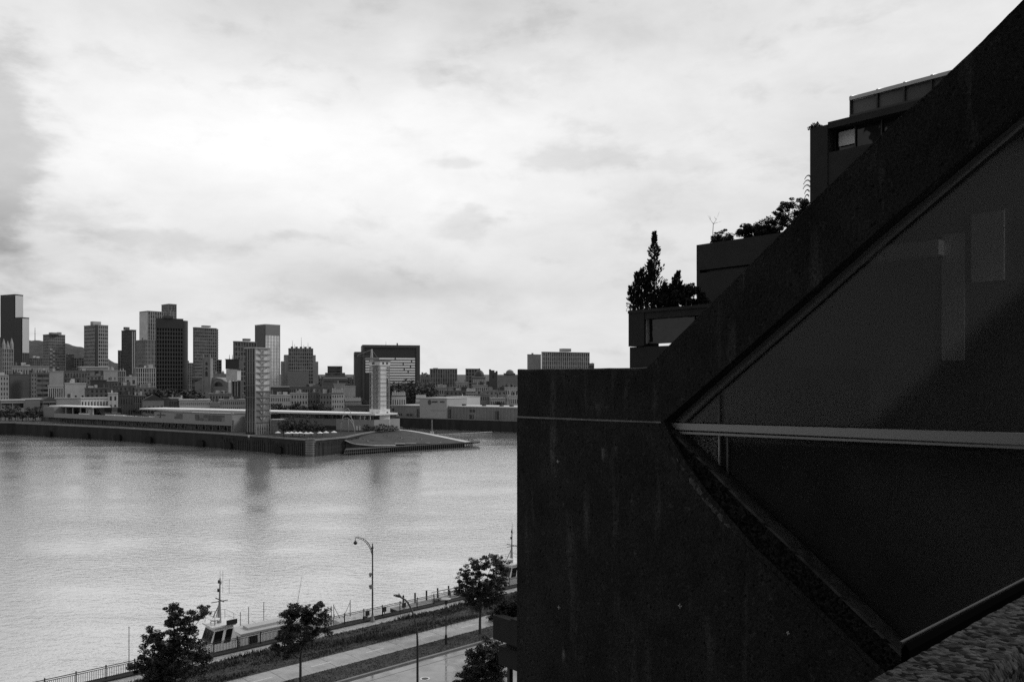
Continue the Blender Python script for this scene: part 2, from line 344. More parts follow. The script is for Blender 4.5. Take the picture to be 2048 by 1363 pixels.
M_ROAD = wet_mat('wet_asphalt', .09, .05, .40, .38); M_ROAD.node_tree.nodes['Principled BSDF'].inputs['IOR'].default_value = 3.0
M_PATH = wet_mat('wet_path', .22, .26, .5, .5)
M_WALK = wet_mat('wet_concrete_walk', .30, .35, .7, .6)
M_GRASS = mat('grass', .055, .9, 0, .2, .45, .9, .8, 6)
M_BLADE = mat('grass_blades', .07, .8, 0, .3, .5, 2)
M_LEAF = mat('leaves', .045, .6, 0, .3, .5, .7)
M_NEEDLE = mat('needles', .03, .7, 0, .2, .5, 2)
M_BARK = mat('bark', .05, .9)
M_BLACK = mat('black_paint', .025, .45)
M_STEEL = mat('galvanised_steel', .25, .5, .3)
M_DKCONC = mat('dark_quay_concrete', .028, .9, 0, .3, .5, .25, .4, 2, 0, .2)
M_COPE = mat('pale_coping', .2, .8, 0, .5, .2, .5)
M_WHITE = mat('white_paint', .75, .45)
M_OFFWHITE = mat('offwhite_panel', .42, .6, 0, .5, .08, .3)
M_BOATGLASS = glass_mat('boat_glass', .01, .05, 0)
M_RUBBER = mat('black_rubber', .012, .8, 0, .2)
M_LINE = mat('road_marking', .6, .6); M_FAINT = mat('worn_edge_line', .16, .6)
M_WOOD = mat('dark_timber', .09, .85, 0, .3, .4, 1)
M_ALU = mat('aluminium_rail', .50, .45, .2)
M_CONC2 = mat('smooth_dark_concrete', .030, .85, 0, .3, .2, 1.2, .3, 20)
# ================================================================== setting: water, far ground, hill, near bank
m_ = MB(); m_.quad((-6000,-1500,0),(6000,-1500,0),(6000,9000,0),(-6000,9000,0)); w = m_.build('water', M_WATER); tag(w, kind='structure', label='grey rippled river water between the two banks')

def terr(d):
    pts = [(0,7),(520,7),(700,10),(900,17),(1200,28),(1600,42),(2600,60),(9000,70)]
    for (a, za), (b, zb) in zip(pts, pts[1:]):
        if a <= d <= b: return za+(zb-za)*(d-a)/(b-a)
    return 70
QUAY = [(-6000,520),(-1200,500),(-420,478),(-272,474),(-130,560),(-74,548),(4,497),(160,420),(900,330),(6000,300)]
def qy(x):
    for (a, ya), (b, yb) in zip(QUAY, QUAY[1:]):
        if a <= x <= b: return ya+(yb-ya)*(x-a)/(b-a)
    return 500
xs = sorted(set([q[0] for q in QUAY]+list(range(-3000,3001,150)))); fr = [0,15,60,140,260,420,650,950,1400,2200,4200,8000]
m_ = MB()
for x in xs:
    for k in fr: m_.v.append((x, qy(x)+k, terr(qy(x)+k) if k > 0 else 7))
nf_ = len(fr)
for i in range(len(xs)-1):
    for j in range(nf_-1): m_.f.append((i*nf_+j, (i+1)*nf_+j, (i+1)*nf_+j+1, i*nf_+j+1))
M_CITY = mat('city_ground', .07, .9, 0, .3, .4, .02)
tag(m_.build('ground', M_CITY), kind='structure', label='dark rising ground of the far city')
m_ = MB()
for (a, b) in zip(QUAY, QUAY[1:]):
    m_.add([(a[0],a[1],-2),(b[0],b[1],-2),(b[0],b[1],7),(a[0],a[1],7)], [(0,1,2,3)])
fq = m_.build('quay_wall', M_DKCONC); tag(fq, 'long dark quay wall of the far shore', 'quay wall')
m_ = MB()
for (a, b) in zip(QUAY[1:-1], QUAY[2:-1]):
    m_.add([(a[0],a[1]-.25,6.6),(b[0],b[1]-.25,6.6),(b[0],b[1]-.25,7.15),(a[0],a[1]-.25,7.15),(a[0],a[1]+1,7.15),(b[0],b[1]+1,7.15)], [(0,1,2,3),(3,2,5,4)])
m_.build('coping', M_COPE, fq)

# hill behind the city
prof = [(-900,640),(-400,655),(-120,668),(30,676),(57,680),(85,681),(110,683),(140,688),(170,696),(200,708),(222,722),(245,730),(330,742),(480,756),(700,764),(1100,768)]
m_ = MB(); rnd = random.Random(3); cols = []
for i in range(240):
    px = -900+i*(2000/239.0)
    for (a, ya), (b, yb) in zip(prof, prof[1:]):
        if a <= px <= b: y = ya+(yb-ya)*(px-a)/(b-a); break
    top = at(px, y, 3600); hz_ = top.z+rnd.uniform(-3,3)
    u = (px-1024)/F; base = terr(2600)
    for k, (d, f_) in enumerate(((2300,0),(2700,.45),(3100,.8),(3600,1),(4300,.8),(5500,0))):
        m_.v.append((u*d, d, base-12+(hz_-base+12)*f_+(rnd.uniform(-6,6) if 0 < k < 3 else 0)))
for i in range(239):
    for k in range(5): m_.f.append((i*6+k, (i+1)*6+k, (i+1)*6+k+1, i*6+k+1))
tag(m_.build('mountain', mat('forested_hill', .06, .95, 0, .1, .4, .02, .8, .06), smooth=True), kind='structure', label='low wooded mountain behind the towers')
t = thing('radio_mast', 'thin radio mast on the wooded mountain beside the tallest left tower', 'mast', at(70, 681, 3590))
m_ = MB(); m_.tube([(0,0,-6),(0,0,58)], [2.0,.7], 5); m_.build('mast', M_STEEL, t)
m_ = MB(); m_.box(-3,3,-.4,.4,30,31.5); m_.build('crossarm', M_STEEL, t)
m_ = MB(); m_.box(-2,2,-.4,.4,42,43.2); m_.build('crossarm', M_STEEL, t)

# near bank: everything in the street frame
def slab(name, s0, s1, t0, t1, z0, z1, m, label=None):
    b = MB(); b.prism([(s0,t0),(s1,t0),(s1,t1),(s0,t1)], lambda a, c: st(a,c,z1), lambda a, c: st(a,c,z0))
    o = b.build(name, m, fix=True); return tag(o, label, kind='structure')
S0, S1 = -140, 420
slab('embankment', S0, S1, -60, 78.9, -3, 2.95, M_DKCONC, 'dark masonry bank under the quayside promenade')
slab('road', S0, S1, 40, 63.7, 2.9, 2.99, M_ROAD, 'wet asphalt road shining below the building')
slab('kerb', S0, S1, 63.7, 64.0, 2.9, 3.12, M_COPE, 'stone kerb between the wet road and the grass')
slab('grass_strip', S0, S1, 64.0, 67.3, 2.9, 3.06, M_GRASS, 'mown grass strip between the road and the cycle path')
cp_ = slab('cycle_path', S0, S1, 67.3, 70.8, 2.9, 3.0, M_DKCONC, 'pale wet cycle path with dashed centre line')
def paving(par, nm, s0, s1, t0, t1, z0, z1, step, m, gap=.03):
    b = MB(); b.box(-step/2+gap/2, step/2-gap/2, -(t1-t0)/2+.01, (t1-t0)/2-.01, 0, z1-z0); src = b.build(nm, m, par); src.rotation_euler = (0,0,A2); n_ = int((s1-s0)/step); r = random.Random(n_)
    for i in range(n_):
        p = st(s0+(i+.5)*step, (t0+t1)/2, z0+r.uniform(-.006,.004))
        if i == 0: src.location = p
        else: piece(src, p, par, A2)
M_PATHS = [M_PATH]
paving(cp_, 'path_slab', -20, 240, 67.3, 70.8, 3.001, 3.02, 2.6, M_PATH)
slab('grass_verge', S0, S1, 70.8, 76.3, 2.9, 3.05, M_GRASS, 'rough grass verge between path and promenade')
pm_ = slab('promenade', S0, S1, 76.3, 77.85, 2.9, 3.0, M_DKCONC, 'narrow pale concrete promenade along the quay fence')
paving(pm_, 'paving_slab', -20, 240, 76.3, 77.85, 3.001, 3.03, 1.5, M_WALK, .025)
slab('forecourt', S0, S1, 14, 40, 2.9, 3.04, mat('forecourt_paving', .10, .7, 0, .4, .4, .4), 'dark forecourt below the stacked concrete building')
ke = slab('quay_kerb', S0, S1, 77.85, 78.9, 2.9, 3.17, M_DKCONC, 'dark kerb beam carrying the quay fence')
slab('road_edge_line', S0, S1, 62.3, 62.4, 2.99, 2.996, M_FAINT, 'thin painted edge line on the wet road')
for i, s in enumerate(range(8, 100, 6)):
    o = slab('path_dash', s, s+2.1, 69.0, 69.14, 3.02, 3.026, M_LINE, 'white painted dash on the cycle path')
# grass blades (uncountable)
def blades(name, n, s0, s1, t0, t1, z, h, w, label, seed, lump=0):
    r = random.Random(seed); b = MB()
    for i in range(n):
        s = r.uniform(s0, s1); tt = r.uniform(t0, t1); hh = h*r.uniform(.4, 1.3)
        if lump: hh *= max(.25, math.sin(s*.7+math.sin(tt*2)*2)*.5+math.sin(s*.23+tt)*.5+.6)
        a = r.uniform(0, 6.28); p = st(s, tt, z-.02); d = Vector((math.cos(a), math.sin(a), 0))*w*r.uniform(.6,1.4)
        lean = Vector((r.uniform(-.6,.6), r.uniform(-.6,.6), 1))*hh
        b.add([p-d, p+d, p+lean], [(0,1,2)])
    return tag(b.build(name, M_BLADE), label, kind='stuff')
blades('rough_grass', 26000, 8, 85, 70.9, 76.4, 3.05, .34, .07, 'long rough grass on the verge beside the quay promenade', 1, 1)
blades('short_grass', 14000, 8, 85, 64.05, 67.3, 3.06, .10, .05, 'short grass along the road', 2)

t = thing('manhole_cover', 'round pale ringed manhole cover in the wet road', 'manhole cover', at(850, 1356, F*26.5/589)); t.location.z = 2.99
m_ = MB(); m_.lathe([(.30,0),(.30,.012)], 20); m_.build('lid', M_BLACK, t)
m_ = MB()
for k in range(24):
    a, b_ = 2*math.pi*k/24, 2*math.pi*(k+1)/24
    m_.add([(.31*math.cos(a),.31*math.sin(a),.014),(.46*math.cos(a),.46*math.sin(a),.014),(.46*math.cos(b_),.46*math.sin(b_),.014),(.31*math.cos(b_),.31*math.sin(b_),.014)],[(0,1,2,3)])
m_.build('rim', M_LINE, t)

# ------------------------------------------------------------------ quay fence
fs0, fs1 = 13.0, 77.0
fz = 3.17
t = thing('quay_fence', 'long black picket fence along the edge of the quay', 'fence', st(fs0, 78.35, fz), A2)
L_ = fs1-fs0
for (z, hh, nm) in ((1.06,.065,'top_rail'),(.92,.05,'upper_rail'),(.12,.035,'bottom_rail')):
    m_ = MB(); m_.box(0, L_, -.025, .025, z, z+hh); m_.build(nm, M_BLACK, t)
m_ = MB(); m_.box(-.045,.045,-.045,.045,0,1.16); m_.lathe([(.06,1.16),(.07,1.21),(.03,1.26)], 6); post = m_.build('post', M_BLACK, t)
np_ = int(L_/2.44)
for i in range(1, np_+1): piece(post, (i*2.44, 0, 0), t)
m_ = MB(); m_.box(-.018,.018,-.018,.018,.13,.94); pk = m_.build('picket', M_BLACK, t); pk.location = (.15,0,0)
n = 0; rest = MB(); x = .15; stp = .15
vis0 = pxs(150, 78.35)-fs0
xx = [i*stp for i in range(2, int(L_/stp)) if abs((i*stp)/2.44-round((i*stp)/2.44)) > .03]
xx.sort(key=lambda v: abs(v-(vis0+20)))
for v in xx[:299]: piece(pk, (v, 0, 0), t)
for v in xx[299:]: rest.box(v-.018, v+.018, -.018, .018, .13, 1.02)
rest.build('pickets', M_BLACK, t, kind='stuff')

# things on the fence / promenade
for (px, lab) in ((808,'small dark sign hanging on the quay fence by the dock gangway'),(735,'small dark box fixed to the quay fence beside the tall lamp'),(769,'dark lifebuoy box on the quay fence right of the tall lamp')):
    s = pxs(px, 78.2); t = thing('fence_box', lab, 'box', st(s, 78.22, 3.6), A2)
    m_ = MB(); m_.box(-.22,.22,-.05,.06,0,.55); m_.box(-.19,.19,-.075,-.052,.05,.5); m_.build('cabinet', M_BLACK, t)
    m_ = MB(); m_.box(-.03,.03,-.07,.05,-.6,.62); m_.build('bracket', M_STEEL, t)

# ------------------------------------------------------------------ lamps
def lamp_tall():
    s = pxs(745, 77.6); base = st(s, 77.6, 3.03)
    t = thing('street_lamp', 'tall grey street lamp with latticed curved arm on the quay promenade', 'lamp', base, A2)
    b = MB(); b.lathe([(.26,0),(.26,.1),(.16,.5),(.12,.8)], 10); b.build('base', M_STEEL, t)
    b = MB(); b.tube([(0,0,.7),(0,0,8.1)], [.10,.075], 8); b.build('pole', mat('lamp_grey',.09,.5,.2), t)
    b = MB(); b.lathe([(.11,8.1),(.13,8.2),(.05,8.5),(.09,8.6),(.0,8.75)], 8); b.build('finial', MATS['lamp_grey'], t)
    b = MB(); pts = []; pts2 = []
    for k in range(11):
        a = k/10*math.pi/2
        pts.append((-2.2*(1-math.cos(a)), 0, 7.2+2.45*math.sin(a))); pts2.append((-.12-2.08*(1-math.cos(a))**1.05, 0, 6.9+2.7*math.sin(a)**.85 if k else 6.9))
    o1 = MB(); o1.tube(pts, .04, 6); arm = o1.build('upper_arm', MATS['lamp_grey'], t)
    o2 = MB(); pts3 = [(p[0]*.93-.02, 0, p[2]-.35*(1-abs(k/10-.35))) for k, p in enumerate(pts)]; o2.tube(pts3, .035, 6); o2.build('lower_arm', MATS['lamp_grey'], t)
    for k in range(1, 10):
        q = MB(); q.tube([pts[k], pts3[k]], .02, 4); q.build('strut', MATS['lamp_grey'], t)
    b = MB(); b.tube([(-2.2,0,9.65),(-2.2,0,9.25)], .03, 6); b.build('hanger', MATS['lamp_grey'], t)
    b = MB(); b.lathe([(.05,9.3),(.20,9.12),(.22,9.0),(.14,8.88),(.05,8.84)], 10, (-2.2,0,0)); b.build('lantern', M_BLACK, t)
    b = MB(); b.cbox((-.28,0,5.3),.22,.2,.3); b.tube([(-.18,0,5.3),(0,0,5.3)],.03,5); b.lathe([(.10,5.0),(.12,5.1),(.05,5.18)],8,(-.28,0,0)); b.build('camera_box', M_STEEL, t)
    b = MB(); b.cbox((-.18,0,3.9),.3,.26,.45); b.cbox((-.36,0,4.0),.14,.18,.2); b.build('junction_box', M_STEEL, t)
lamp_tall()
def lamp_curve():
    u = (835-1024)/F; s = pxs(835, 54.0); base = st(s, 54.0, 2.99); D = base.y
    t = thing('street_lamp', 'dark street lamp with plain curved neck beside the wet road', 'lamp', base, A2)
    b = MB(); b.lathe([(.2,0),(.2,.25),(.1,.4)], 10); b.build('base', M_BLACK, t)
    zt = zat(1199, D+.6)-2.99
    pts = [(0,0,.3),(0,0,zt-3.4)]
    for k in range(1, 9):
        a = k/8*math.pi/2; pts.append((0, 2.1*(1-math.cos(a)), zt-3.4+3.3*math.sin(a)))
    pts.append((0,2.55,zt-.05))
    b = MB(); b.tube(pts, [.105,.09]+[.075]*8+[.06], 8); b.build('pole', M_BLACK, t)
    b = MB(); b.cbox((0,2.85,zt-.05),.28,.75,.10); b.cbox((0,2.7,zt+.02),.2,.4,.08); b.build('lamp_head', M_BLACK, t)
    b = MB(); b.lathe([(.05,0),(.05,.14),(.02,.17)],8,(0,2.6,zt+.05)); b.build('sensor', M_BLACK, t)
lamp_curve()
def lamp_disc():
    s = pxs(892, 65.7); t = thing('street_lamp', 'short black path lamp with flat pale disc top on the grass strip', 'lamp', st(s, 65.7, 3.06), A2)
    b = MB(); b.lathe([(.13,0),(.13,.9),(.08,1.0)], 10); b.build('base', M_BLACK, t)
    b = MB(); b.tube([(0,0,.95),(0,0,4.1)], [.06,.05], 8); b.build('pole', M_BLACK, t)
    b = MB(); b.lathe([(.06,4.0),(.2,4.15),(.17,4.45),(.05,4.55)], 10); b.build('lantern', M_BLACK, t)
    b = MB(); b.lathe([(.5,4.58),(.52,4.63),(.1,4.72),(.02,4.73)], 18); b.build('disc', M_OFFWHITE, t)
lamp_disc()
s = pxs(258, 78.6); t = thing('mooring_pole', 'thin bare grey pole at the quay fence left of the trees', 'pole', st(s, 78.6, 3.17))
m_ = MB(); m_.tube([(0,0,0),(0,0,4.1)], [.045,.03], 6); m_.build('pole', M_STEEL, t)
m_ = MB(); m_.lathe([(.05,4.1),(.07,4.15),(.02,4.2)], 6); m_.build('cap', M_STEEL, t)

# ------------------------------------------------------------------ trees
def leaf_cloud(b, c, rx, ry, rz, n, size, r, flat=.0, shell=.35):
    for i in range(n):
        while True:
            q = Vector((r.uniform(-1,1), r.uniform(-1,1), r.uniform(-1,1)))
            if shell*r.random() < q.length < 1: break
        p = Vector((c[0]+q.x*rx, c[1]+q.y*ry, c[2]+q.z*rz))
        a = Vector((r.gauss(0,1), r.gauss(0,1), r.gauss(0,1)*(1-flat))).normalized(); bb = a.cross(Vector((r.gauss(0,1), r.gauss(0,1), r.gauss(0,1)))).normalized()
        s = size*r.choice((.55,.75,1.0,1.0,1.35))*r.uniform(.8,1.15); a *= s; bb *= s*.42
        b.add([p-a, p+bb*1.0-a*.1, p+a, p-bb-a*.1], [(0,1,2,3)])
def tree(name, label, cat, base, trunk_pts, trunk_r, lobes, seed, leaf=.095, per=95, clump=.32, dens=1.0, group=None, mleaf=None, spray=True):
    """trunk_pts and lobes are relative to the base; lobes = (x,y,z,r)"""
    r = random.Random(seed); t = thing(name, label, cat, base, 0, group)
    b = MB(); n = len(trunk_pts); b.tube(trunk_pts, [trunk_r*(1-.45*i/(n-1)) for i in range(n)], 7); trunk = b.build('trunk', M_BARK, t)
    fork = Vector(trunk_pts[-1]); cb = MB(); bb = MB()
    for (x, y, z, rad) in lobes:
        c = Vector((x,y,z)); mid = fork.lerp(c, .5)+Vector((r.uniform(-.2,.2), r.uniform(-.2,.2), -.15))
        bb.tube([fork, mid, c], [trunk_r*.42, trunk_r*.26, trunk_r*.10], 5)
        k = max(4, int(dens*9*rad*rad/(clump*clump)*.34))
        for i in range(k):
            d = Vector((r.gauss(0,1), r.gauss(0,1), r.gauss(0,.8))).normalized()*rad*r.uniform(.35,1.05)
            q = c+d; bb.tube([c, c.lerp(q,.6)+Vector((0,0,.05)), q], [trunk_r*.09, trunk_r*.06, trunk_r*.03], 3, False)
            cs = clump*r.uniform(.6,1.25)
            leaf_cloud(cb, q, cs, cs, cs*.6, int(per*r.uniform(.6,1.2)), leaf, r, .3)
    bb.build('branches', M_BARK, t); cr = cb.build('crown', mleaf or M_LEAF, t); return t
def px_tree(name, label, px_base, tt, lobes_px, seed, trunk_top_px, trunk_r=.13, group=None, **kw):
    s = pxs(px_base, tt); base = st(s, tt, 3.0); D = base.y; r = random.Random(seed+50); k = D/F
    lobes = [((x-px_base)*k, r.uniform(-.6,.6)*rr*k*1.3, zat(y, D)-3.0, rr*k*1.12) for (x, y, rr) in lobes_px]
    tp = [(0,0,-.2)]+[((x-px_base)*k, 0, zat(y, D)-3.0) for (x, y) in trunk_top_px]
    return tree(name, label, 'tree', base, tp, trunk_r, lobes, seed, group=group, **kw)
px_tree('street_tree', 'ragged leafy tree in front of the white boat wheelhouse', 341, 66.0,
        [(348,1228,20),(356,1250,22),(395,1226,15),(412,1222,8),(382,1240,14),(302,1270,14),(292,1284,9),(330,1285,26),(362,1285,26),(395,1295,24),(410,1312,16),(330,1315,28),(290,1330,24),(272,1335,14),(320,1345,30),(365,1335,26),(340,1375,34),(300,1365,26),(400,1345,12),(352,1212,8),(375,1260,16)],
        11, [(343,1400),(340,1350),(346,1310)], dens=.98)
px_tree('street_tree', 'smaller airy tree with a forked trunk beside the boat stern', 601, 66.0,
        [(600,1225,20),(632,1215,13),(640,1208,8),(575,1232,17),(585,1218,12),(650,1228,11),(645,1245,14),(612,1250,18),(585,1258,18),(568,1282,18),(555,1295,12),(625,1268,14),(595,1285,16),(652,1262,8),(575,1305,12),(615,1232,12)],
        12, [(601,1330),(602,1306),(607,1285)], dens=.95)
px_tree('street_tree', 'round umbrella crowned tree on a straight bare trunk at the kerb', 960, 66.0,
        [(960,1130,22),(985,1122,18),(1003,1128,13),(935,1148,18),(925,1172,14),(918,1185,9),(945,1172,20),(970,1160,22),(995,1155,18),(1008,1165,10),(965,1190,22),(990,1185,18),(940,1198,14),(975,1208,14),(1012,1142,8),(955,1215,10),(1002,1200,12)],
        13, [(960,1240),(961,1215),(962,1195)], trunk_r=.16, dens=.8)
def shrub(name, label, cat, base, lobes, seed, leaf=.08, per=60, clump=.2, mleaf=None, dens=1.0, group=None):
    return tree(name, label, cat, base, [(0,0,-.1),(0,0,.15),(.02,0,.3)], .035, lobes, seed, leaf, per, clump, dens, group, mleaf)
# bushes beside the road, near the wall corner
for (lab, D, pts, sd_) in (('big dark bush at the foot of the lower terrace beside the road', 58, [(985,1295,24),(965,1300,20),(950,1325,22),(975,1335,26),(935,1350,20),(960,1362,26),(1000,1320,22),(940,1305,10),(990,1360,24),(925,1372,18)], 21),
                           ('feathery bush on the verge right of the round tree', 92, [(1000,1225,14),(1015,1215,14),(985,1228,10),(1030,1222,12),(1040,1212,12),(1005,1205,8)], 22)):
    px0, py0 = (965, 1395) if sd_ == 21 else (1010, 1240)
    z0 = 3.0; base = at(px0, HZ+F*26.5/D, D); k = D/F
    r_ = random.Random(sd_)
    lobes = [((x-px0)*k, r_.uniform(-.4,.4)*rr*k, zat(y, D)-3.0, rr*k*1.1) for (x,y,rr) in pts]
    shrub('bush', lab, 'bush', base, lobes, sd_, leaf=.085, per=100, clump=.30)

# ------------------------------------------------------------------ boats, dock
def boat(label, s, tt, ln, seed, big=True):
    t = thing('pilot_boat', label, 'boat', st(s, tt, 0), A2)
    def hb(x):                                  # half beam along the hull, bow at -x
        k = (x+ln/2)/ln
        return 2.1*min(1, (k/.32)**.6) if k < .32 else 2.1-.25*(k-.32)
    def sheer(x): return 2.55-.9*((x+ln/2)/ln)**.7
    st_n = 16; b = MB(); rg = 6
    for i in range(st_n+1):
        x = -ln/2+ln*i/st_n; h = max(.03, hb(x)); sh = sheer(x); rake = (1-i/st_n)**6*1.2
        b.v += [(x-rake*.5,-h,sh),(x-rake*.25,-h*.97,.9),(x,-h*.8,-.5),(x,h*.8,-.5),(x-rake*.25,h*.97,.9),(x-rake*.5,h,sh)]
    for i in range(st_n):
        for k in range(rg-1): b.f.append((i*rg+k, i*rg+k+1, (i+1)*rg+k+1, (i+1)*rg+k))
    b.f.append(tuple(range(st_n*rg, st_n*rg+rg))); b.build('hull', M_WHITE if not big else mat('boat_hull_grey', .5, .5), t, fix=True)
    b = MB()
    for i in range(st_n+1):
        x = -ln/2+ln*i/st_n; h = max(.02, hb(x)-.08); rake = (1-i/st_n)**6*1.2
        b.v += [(x-rake*.5,-h,sheer(x)-.12),(x-rake*.5,h,sheer(x)-.12)]
    for i in range(st_n): b.f.append((2*i,2*i+2,2*i+3,2*i+1))
    b.build('deck', M_WHITE, t)
    b = MB()
    for sg in (-1, 1):
        pts = [(-ln/2+ln*i/st_n, sg*(hb(-ln/2+ln*i/st_n)+.05), sheer(-ln/2+ln*i/st_n)-.25) for i in range(1, st_n+1)]
        b.tube(pts, .11, 5)
    b.build('rubbing_strake', M_RUBBER, t)
    # wheelhouse: raked front at -x
    zf, zr = 2.2, 5.0; x0, x1 = -5.3, -3.2; wf, wr_ = 1.25, 1.1
    b = MB(); b.add([(x0-.7,-wf,zf),(x1+.6,-wf,zf),(x1+.6,wf,zf),(x0-.7,wf,zf),(x0+.25,-wr_,zr),(x1,-wr_,zr),(x1,wr_,zr),(x0+.25,wr_,zr)],
          [(0,3,2,1),(4,5,6,7),(0,1,5,4),(1,2,6,5),(2,3,7,6),(3,0,4,7)]); wh = b.build('wheelhouse', M_WHITE, t)
    b = MB(); b.prism([(x0-.15,-wr_-.15),(x1+.25,-wr_-.15),(x1+.25,wr_+.15),(x0-.15,wr_+.15)], lambda x,y:(x,y,zr+.16), lambda x,y:(x,y,zr+.002)); b.build('roof', M_WHITE, t, fix=True)
    def lerp(a, b_, k): return a+(b_-a)*k
    def side(xa, xb, k0, k1, sg):
        y0, y1 = lerp(wf,wr_,k0)+.03, lerp(wf,wr_,k1)+.03
        z0, z1 = lerp(zf,zr,k0), lerp(zf,zr,k1); sh0, sh1 = 1.15*k0, 1.15*k1
        q = MB(); e = .03
        q.prism([(0,0),(1,0),(1,1),(0,1)], lambda a, c: (lerp(xa+(sh1-sh0)*c*.6, xb+(sh1-sh0)*c*.6, a), sg*(lerp(y0,y1,c)), lerp(z0,z1,c)),
                lambda a, c: (lerp(xa+(sh1-sh0)*c*.6, xb+(sh1-sh0)*c*.6, a), sg*(lerp(y0,y1,c)-.06), lerp(z0,z1,c)))
        q.build('window', M_BOATGLASS, wh, fix=True)
    for sg in (-1, 1):
        side(-5.35, -4.5, .46, .88, sg); side(-4.2, -3.55, .42, .88, sg)
    for (ya, yb) in ((-1.05,-.4),(-.32,.32),(.4,1.05)):
        q = MB(); k0, k1 = .46, .88
        xa, xb = lerp(x0-.7,x0+.25,k0)-.03, lerp(x0-.7,x0+.25,k1)-.03; z0, z1 = lerp(zf,zr,k0), lerp(zf,zr,k1)
        q.add([(xa,ya,z0),(xa,yb,z0),(xb,yb,z1),(xb,ya,z1),(xa+.06,ya,z0),(xa+.06,yb,z0),(xb+.06,yb,z1),(xb+.06,ya,z1)],[(0,1,2,3),(7,6,5,4),(0,4,5,1),(1,5,6,2),(2,6,7,3),(3,7,4,0)])
        q.build('window', M_BOATGLASS, wh, fix=True)
    q = MB(); q.box(-4.0,-2.9,-wr_-.3,-wr_-.2,zr+.14,zr+.62); q.build('name_board', M_BLACK, t)
    # long cabin
    b = MB(); b.box(-2.5, 6.2, -1.35, 1.35, 1.5, 3.83); cab = b.build('cabin', M_WHITE, t)
    b = MB(); b.box(-2.55, 6.4, -1.42, 1.42, 3.833, 3.95); b.build('cabin_roof', M_OFFWHITE, t)
    b = MB(); b.box(-1.4, 2.6, -.6, .6, 3.953, 4.2); b.build('skylight', M_OFFWHITE, t)
    for (xa, xb, z0, z1) in ((-1.6,-.7,2.2,3.55),(1.6,2.6,2.45,3.5),(2.9,4.3,2.45,3.5)):
        q = MB(); q.box(xa, xb, -1.40, -1.34, z0, z1); q.build('window', M_BOATGLASS, cab)
        q = MB(); q.box(xa, xb, 1.34, 1.40, z0, z1); q.build('window', M_BOATGLASS, cab)
    # mast
    b = MB(); b.tube([(-4.2,0,zr+.15),(-4.15,0,7.4),(-4.1,0,9.7)], [.24,.10,.06], 7)
    for sg in (-1, 1): b.tube([(-4.9,sg*.5,zr+.15),(-4.2,0,7.0)], .05, 5)
    mast = b.build('mast', mat('mast_grey', .28, .5), t)
    q = MB(); q.box(-4.2,-4.1,-1.0,1.0,7.45,7.52); q.box(-4.2,-4.1,-.05,.05,7.4,7.7); q.box(-5.0,-3.3,-.05,.05,7.30,7.36); q.build('crosstree', M_BLACK, mast)
    for (x, y, z) in ((-4.3,-.15,9.2),(-4.0,.12,9.0),(-4.3,0,8.3)):
        q = MB(); q.lathe([(.06,0),(.1,.08),(.1,.3),(.05,.36)], 7, (x,y,z)); q.build('mast_light', M_BLACK, mast)
    for (x, y, z0, z1) in ((-3.6,.5,8.0,10.3),(-3.4,-.6,8.1,9.6),(-4.1,0,9.7,10.4)):
        q = MB(); q.tube([(x,y,z0),(x,y,z1)], .018, 4); q.build('antenna', M_STEEL, mast)
    q = MB(); q.lathe([(.05,0),(.45,.1),(.5,.25),(.1,.34)], 10, (-4.8,-.4,5.5)); q.tube([(-4.8,-.4,5.1),(-4.8,-.4,5.5)], .06, 5); q.build('radar_dome', M_WHITE, mast)
    # rails on wheelhouse roof, foredeck and after deck
    def rail(pts, h, nm='railing'):
        q = MB(); top = [(p[0],p[1],p[2]+h) for p in pts]; q.tube(top, .022, 4)
        mid_ = [(p[0],p[1],p[2]+h*.5) for p in pts]; q.tube(mid_, .015, 4)
        for p in pts: q.tube([p,(p[0],p[1],p[2]+h)], .022, 4)
        q.build(nm, M_STEEL, t)
    rail([(-5.1,-1.1,5.16),(-5.2,1.1,5.16),(-4.2,1.15,5.16),(-3.1,1.15,5.16),(-3.05,-.9,5.16)], .95)
    rail([(x, 1.85, sheer(x)-.1) for x in (-9,-7,-5,-3,-1,1,3,5,7,9)], 1.0)
    rail([(x, -1.8, sheer(x)-.1) for x in (5.8,7,8.2,9.4,10.6)], 1.0)
    for x in (6.5, 8.2, 9.6):
        q = MB(); q.tube([(x,1.5,1.5),(x,1.5,4.0)], .05, 5); q.build('stanchion', M_STEEL, t)
    q = MB(); q.tube([(6.6,-1.4,1.5),(7.2,-.9,4.1),(7.2,.9,4.1),(6.6,1.4,1.5)], .07, 6); q.tube([(7.6,-1.2,1.5),(7.2,-.9,3.8)], .05, 5); q.tube([(8.2,-1,1.5),(8.9,-.4,3.6)], .05, 5); q.build('stern_frame', M_STEEL, t)
    q = MB(); q.tube([(4.6,.6,3.9),(5.4,.6,8.3)], [.04,.012], 5); q.build('whip_antenna', M_STEEL, t)
    for x in (-6,-1,4,8):
        q = MB(); q.tube([(x,-hb(x)-.15,1.3),(x,-hb(x)-.15,.4)], .17, 8); q.build('fender', M_RUBBER, t)
    return t
s1 = pxs(432, 81.9); boat('white pilot boat with dark windows and tall mast moored by the fence', s1+4.4, 81.6, 21, 1)
s2 = pxs(1023, 82.2); boat('second white boat with a mast, half hidden behind the concrete wall', s2+4.2, 82.2, 22, 2, False)

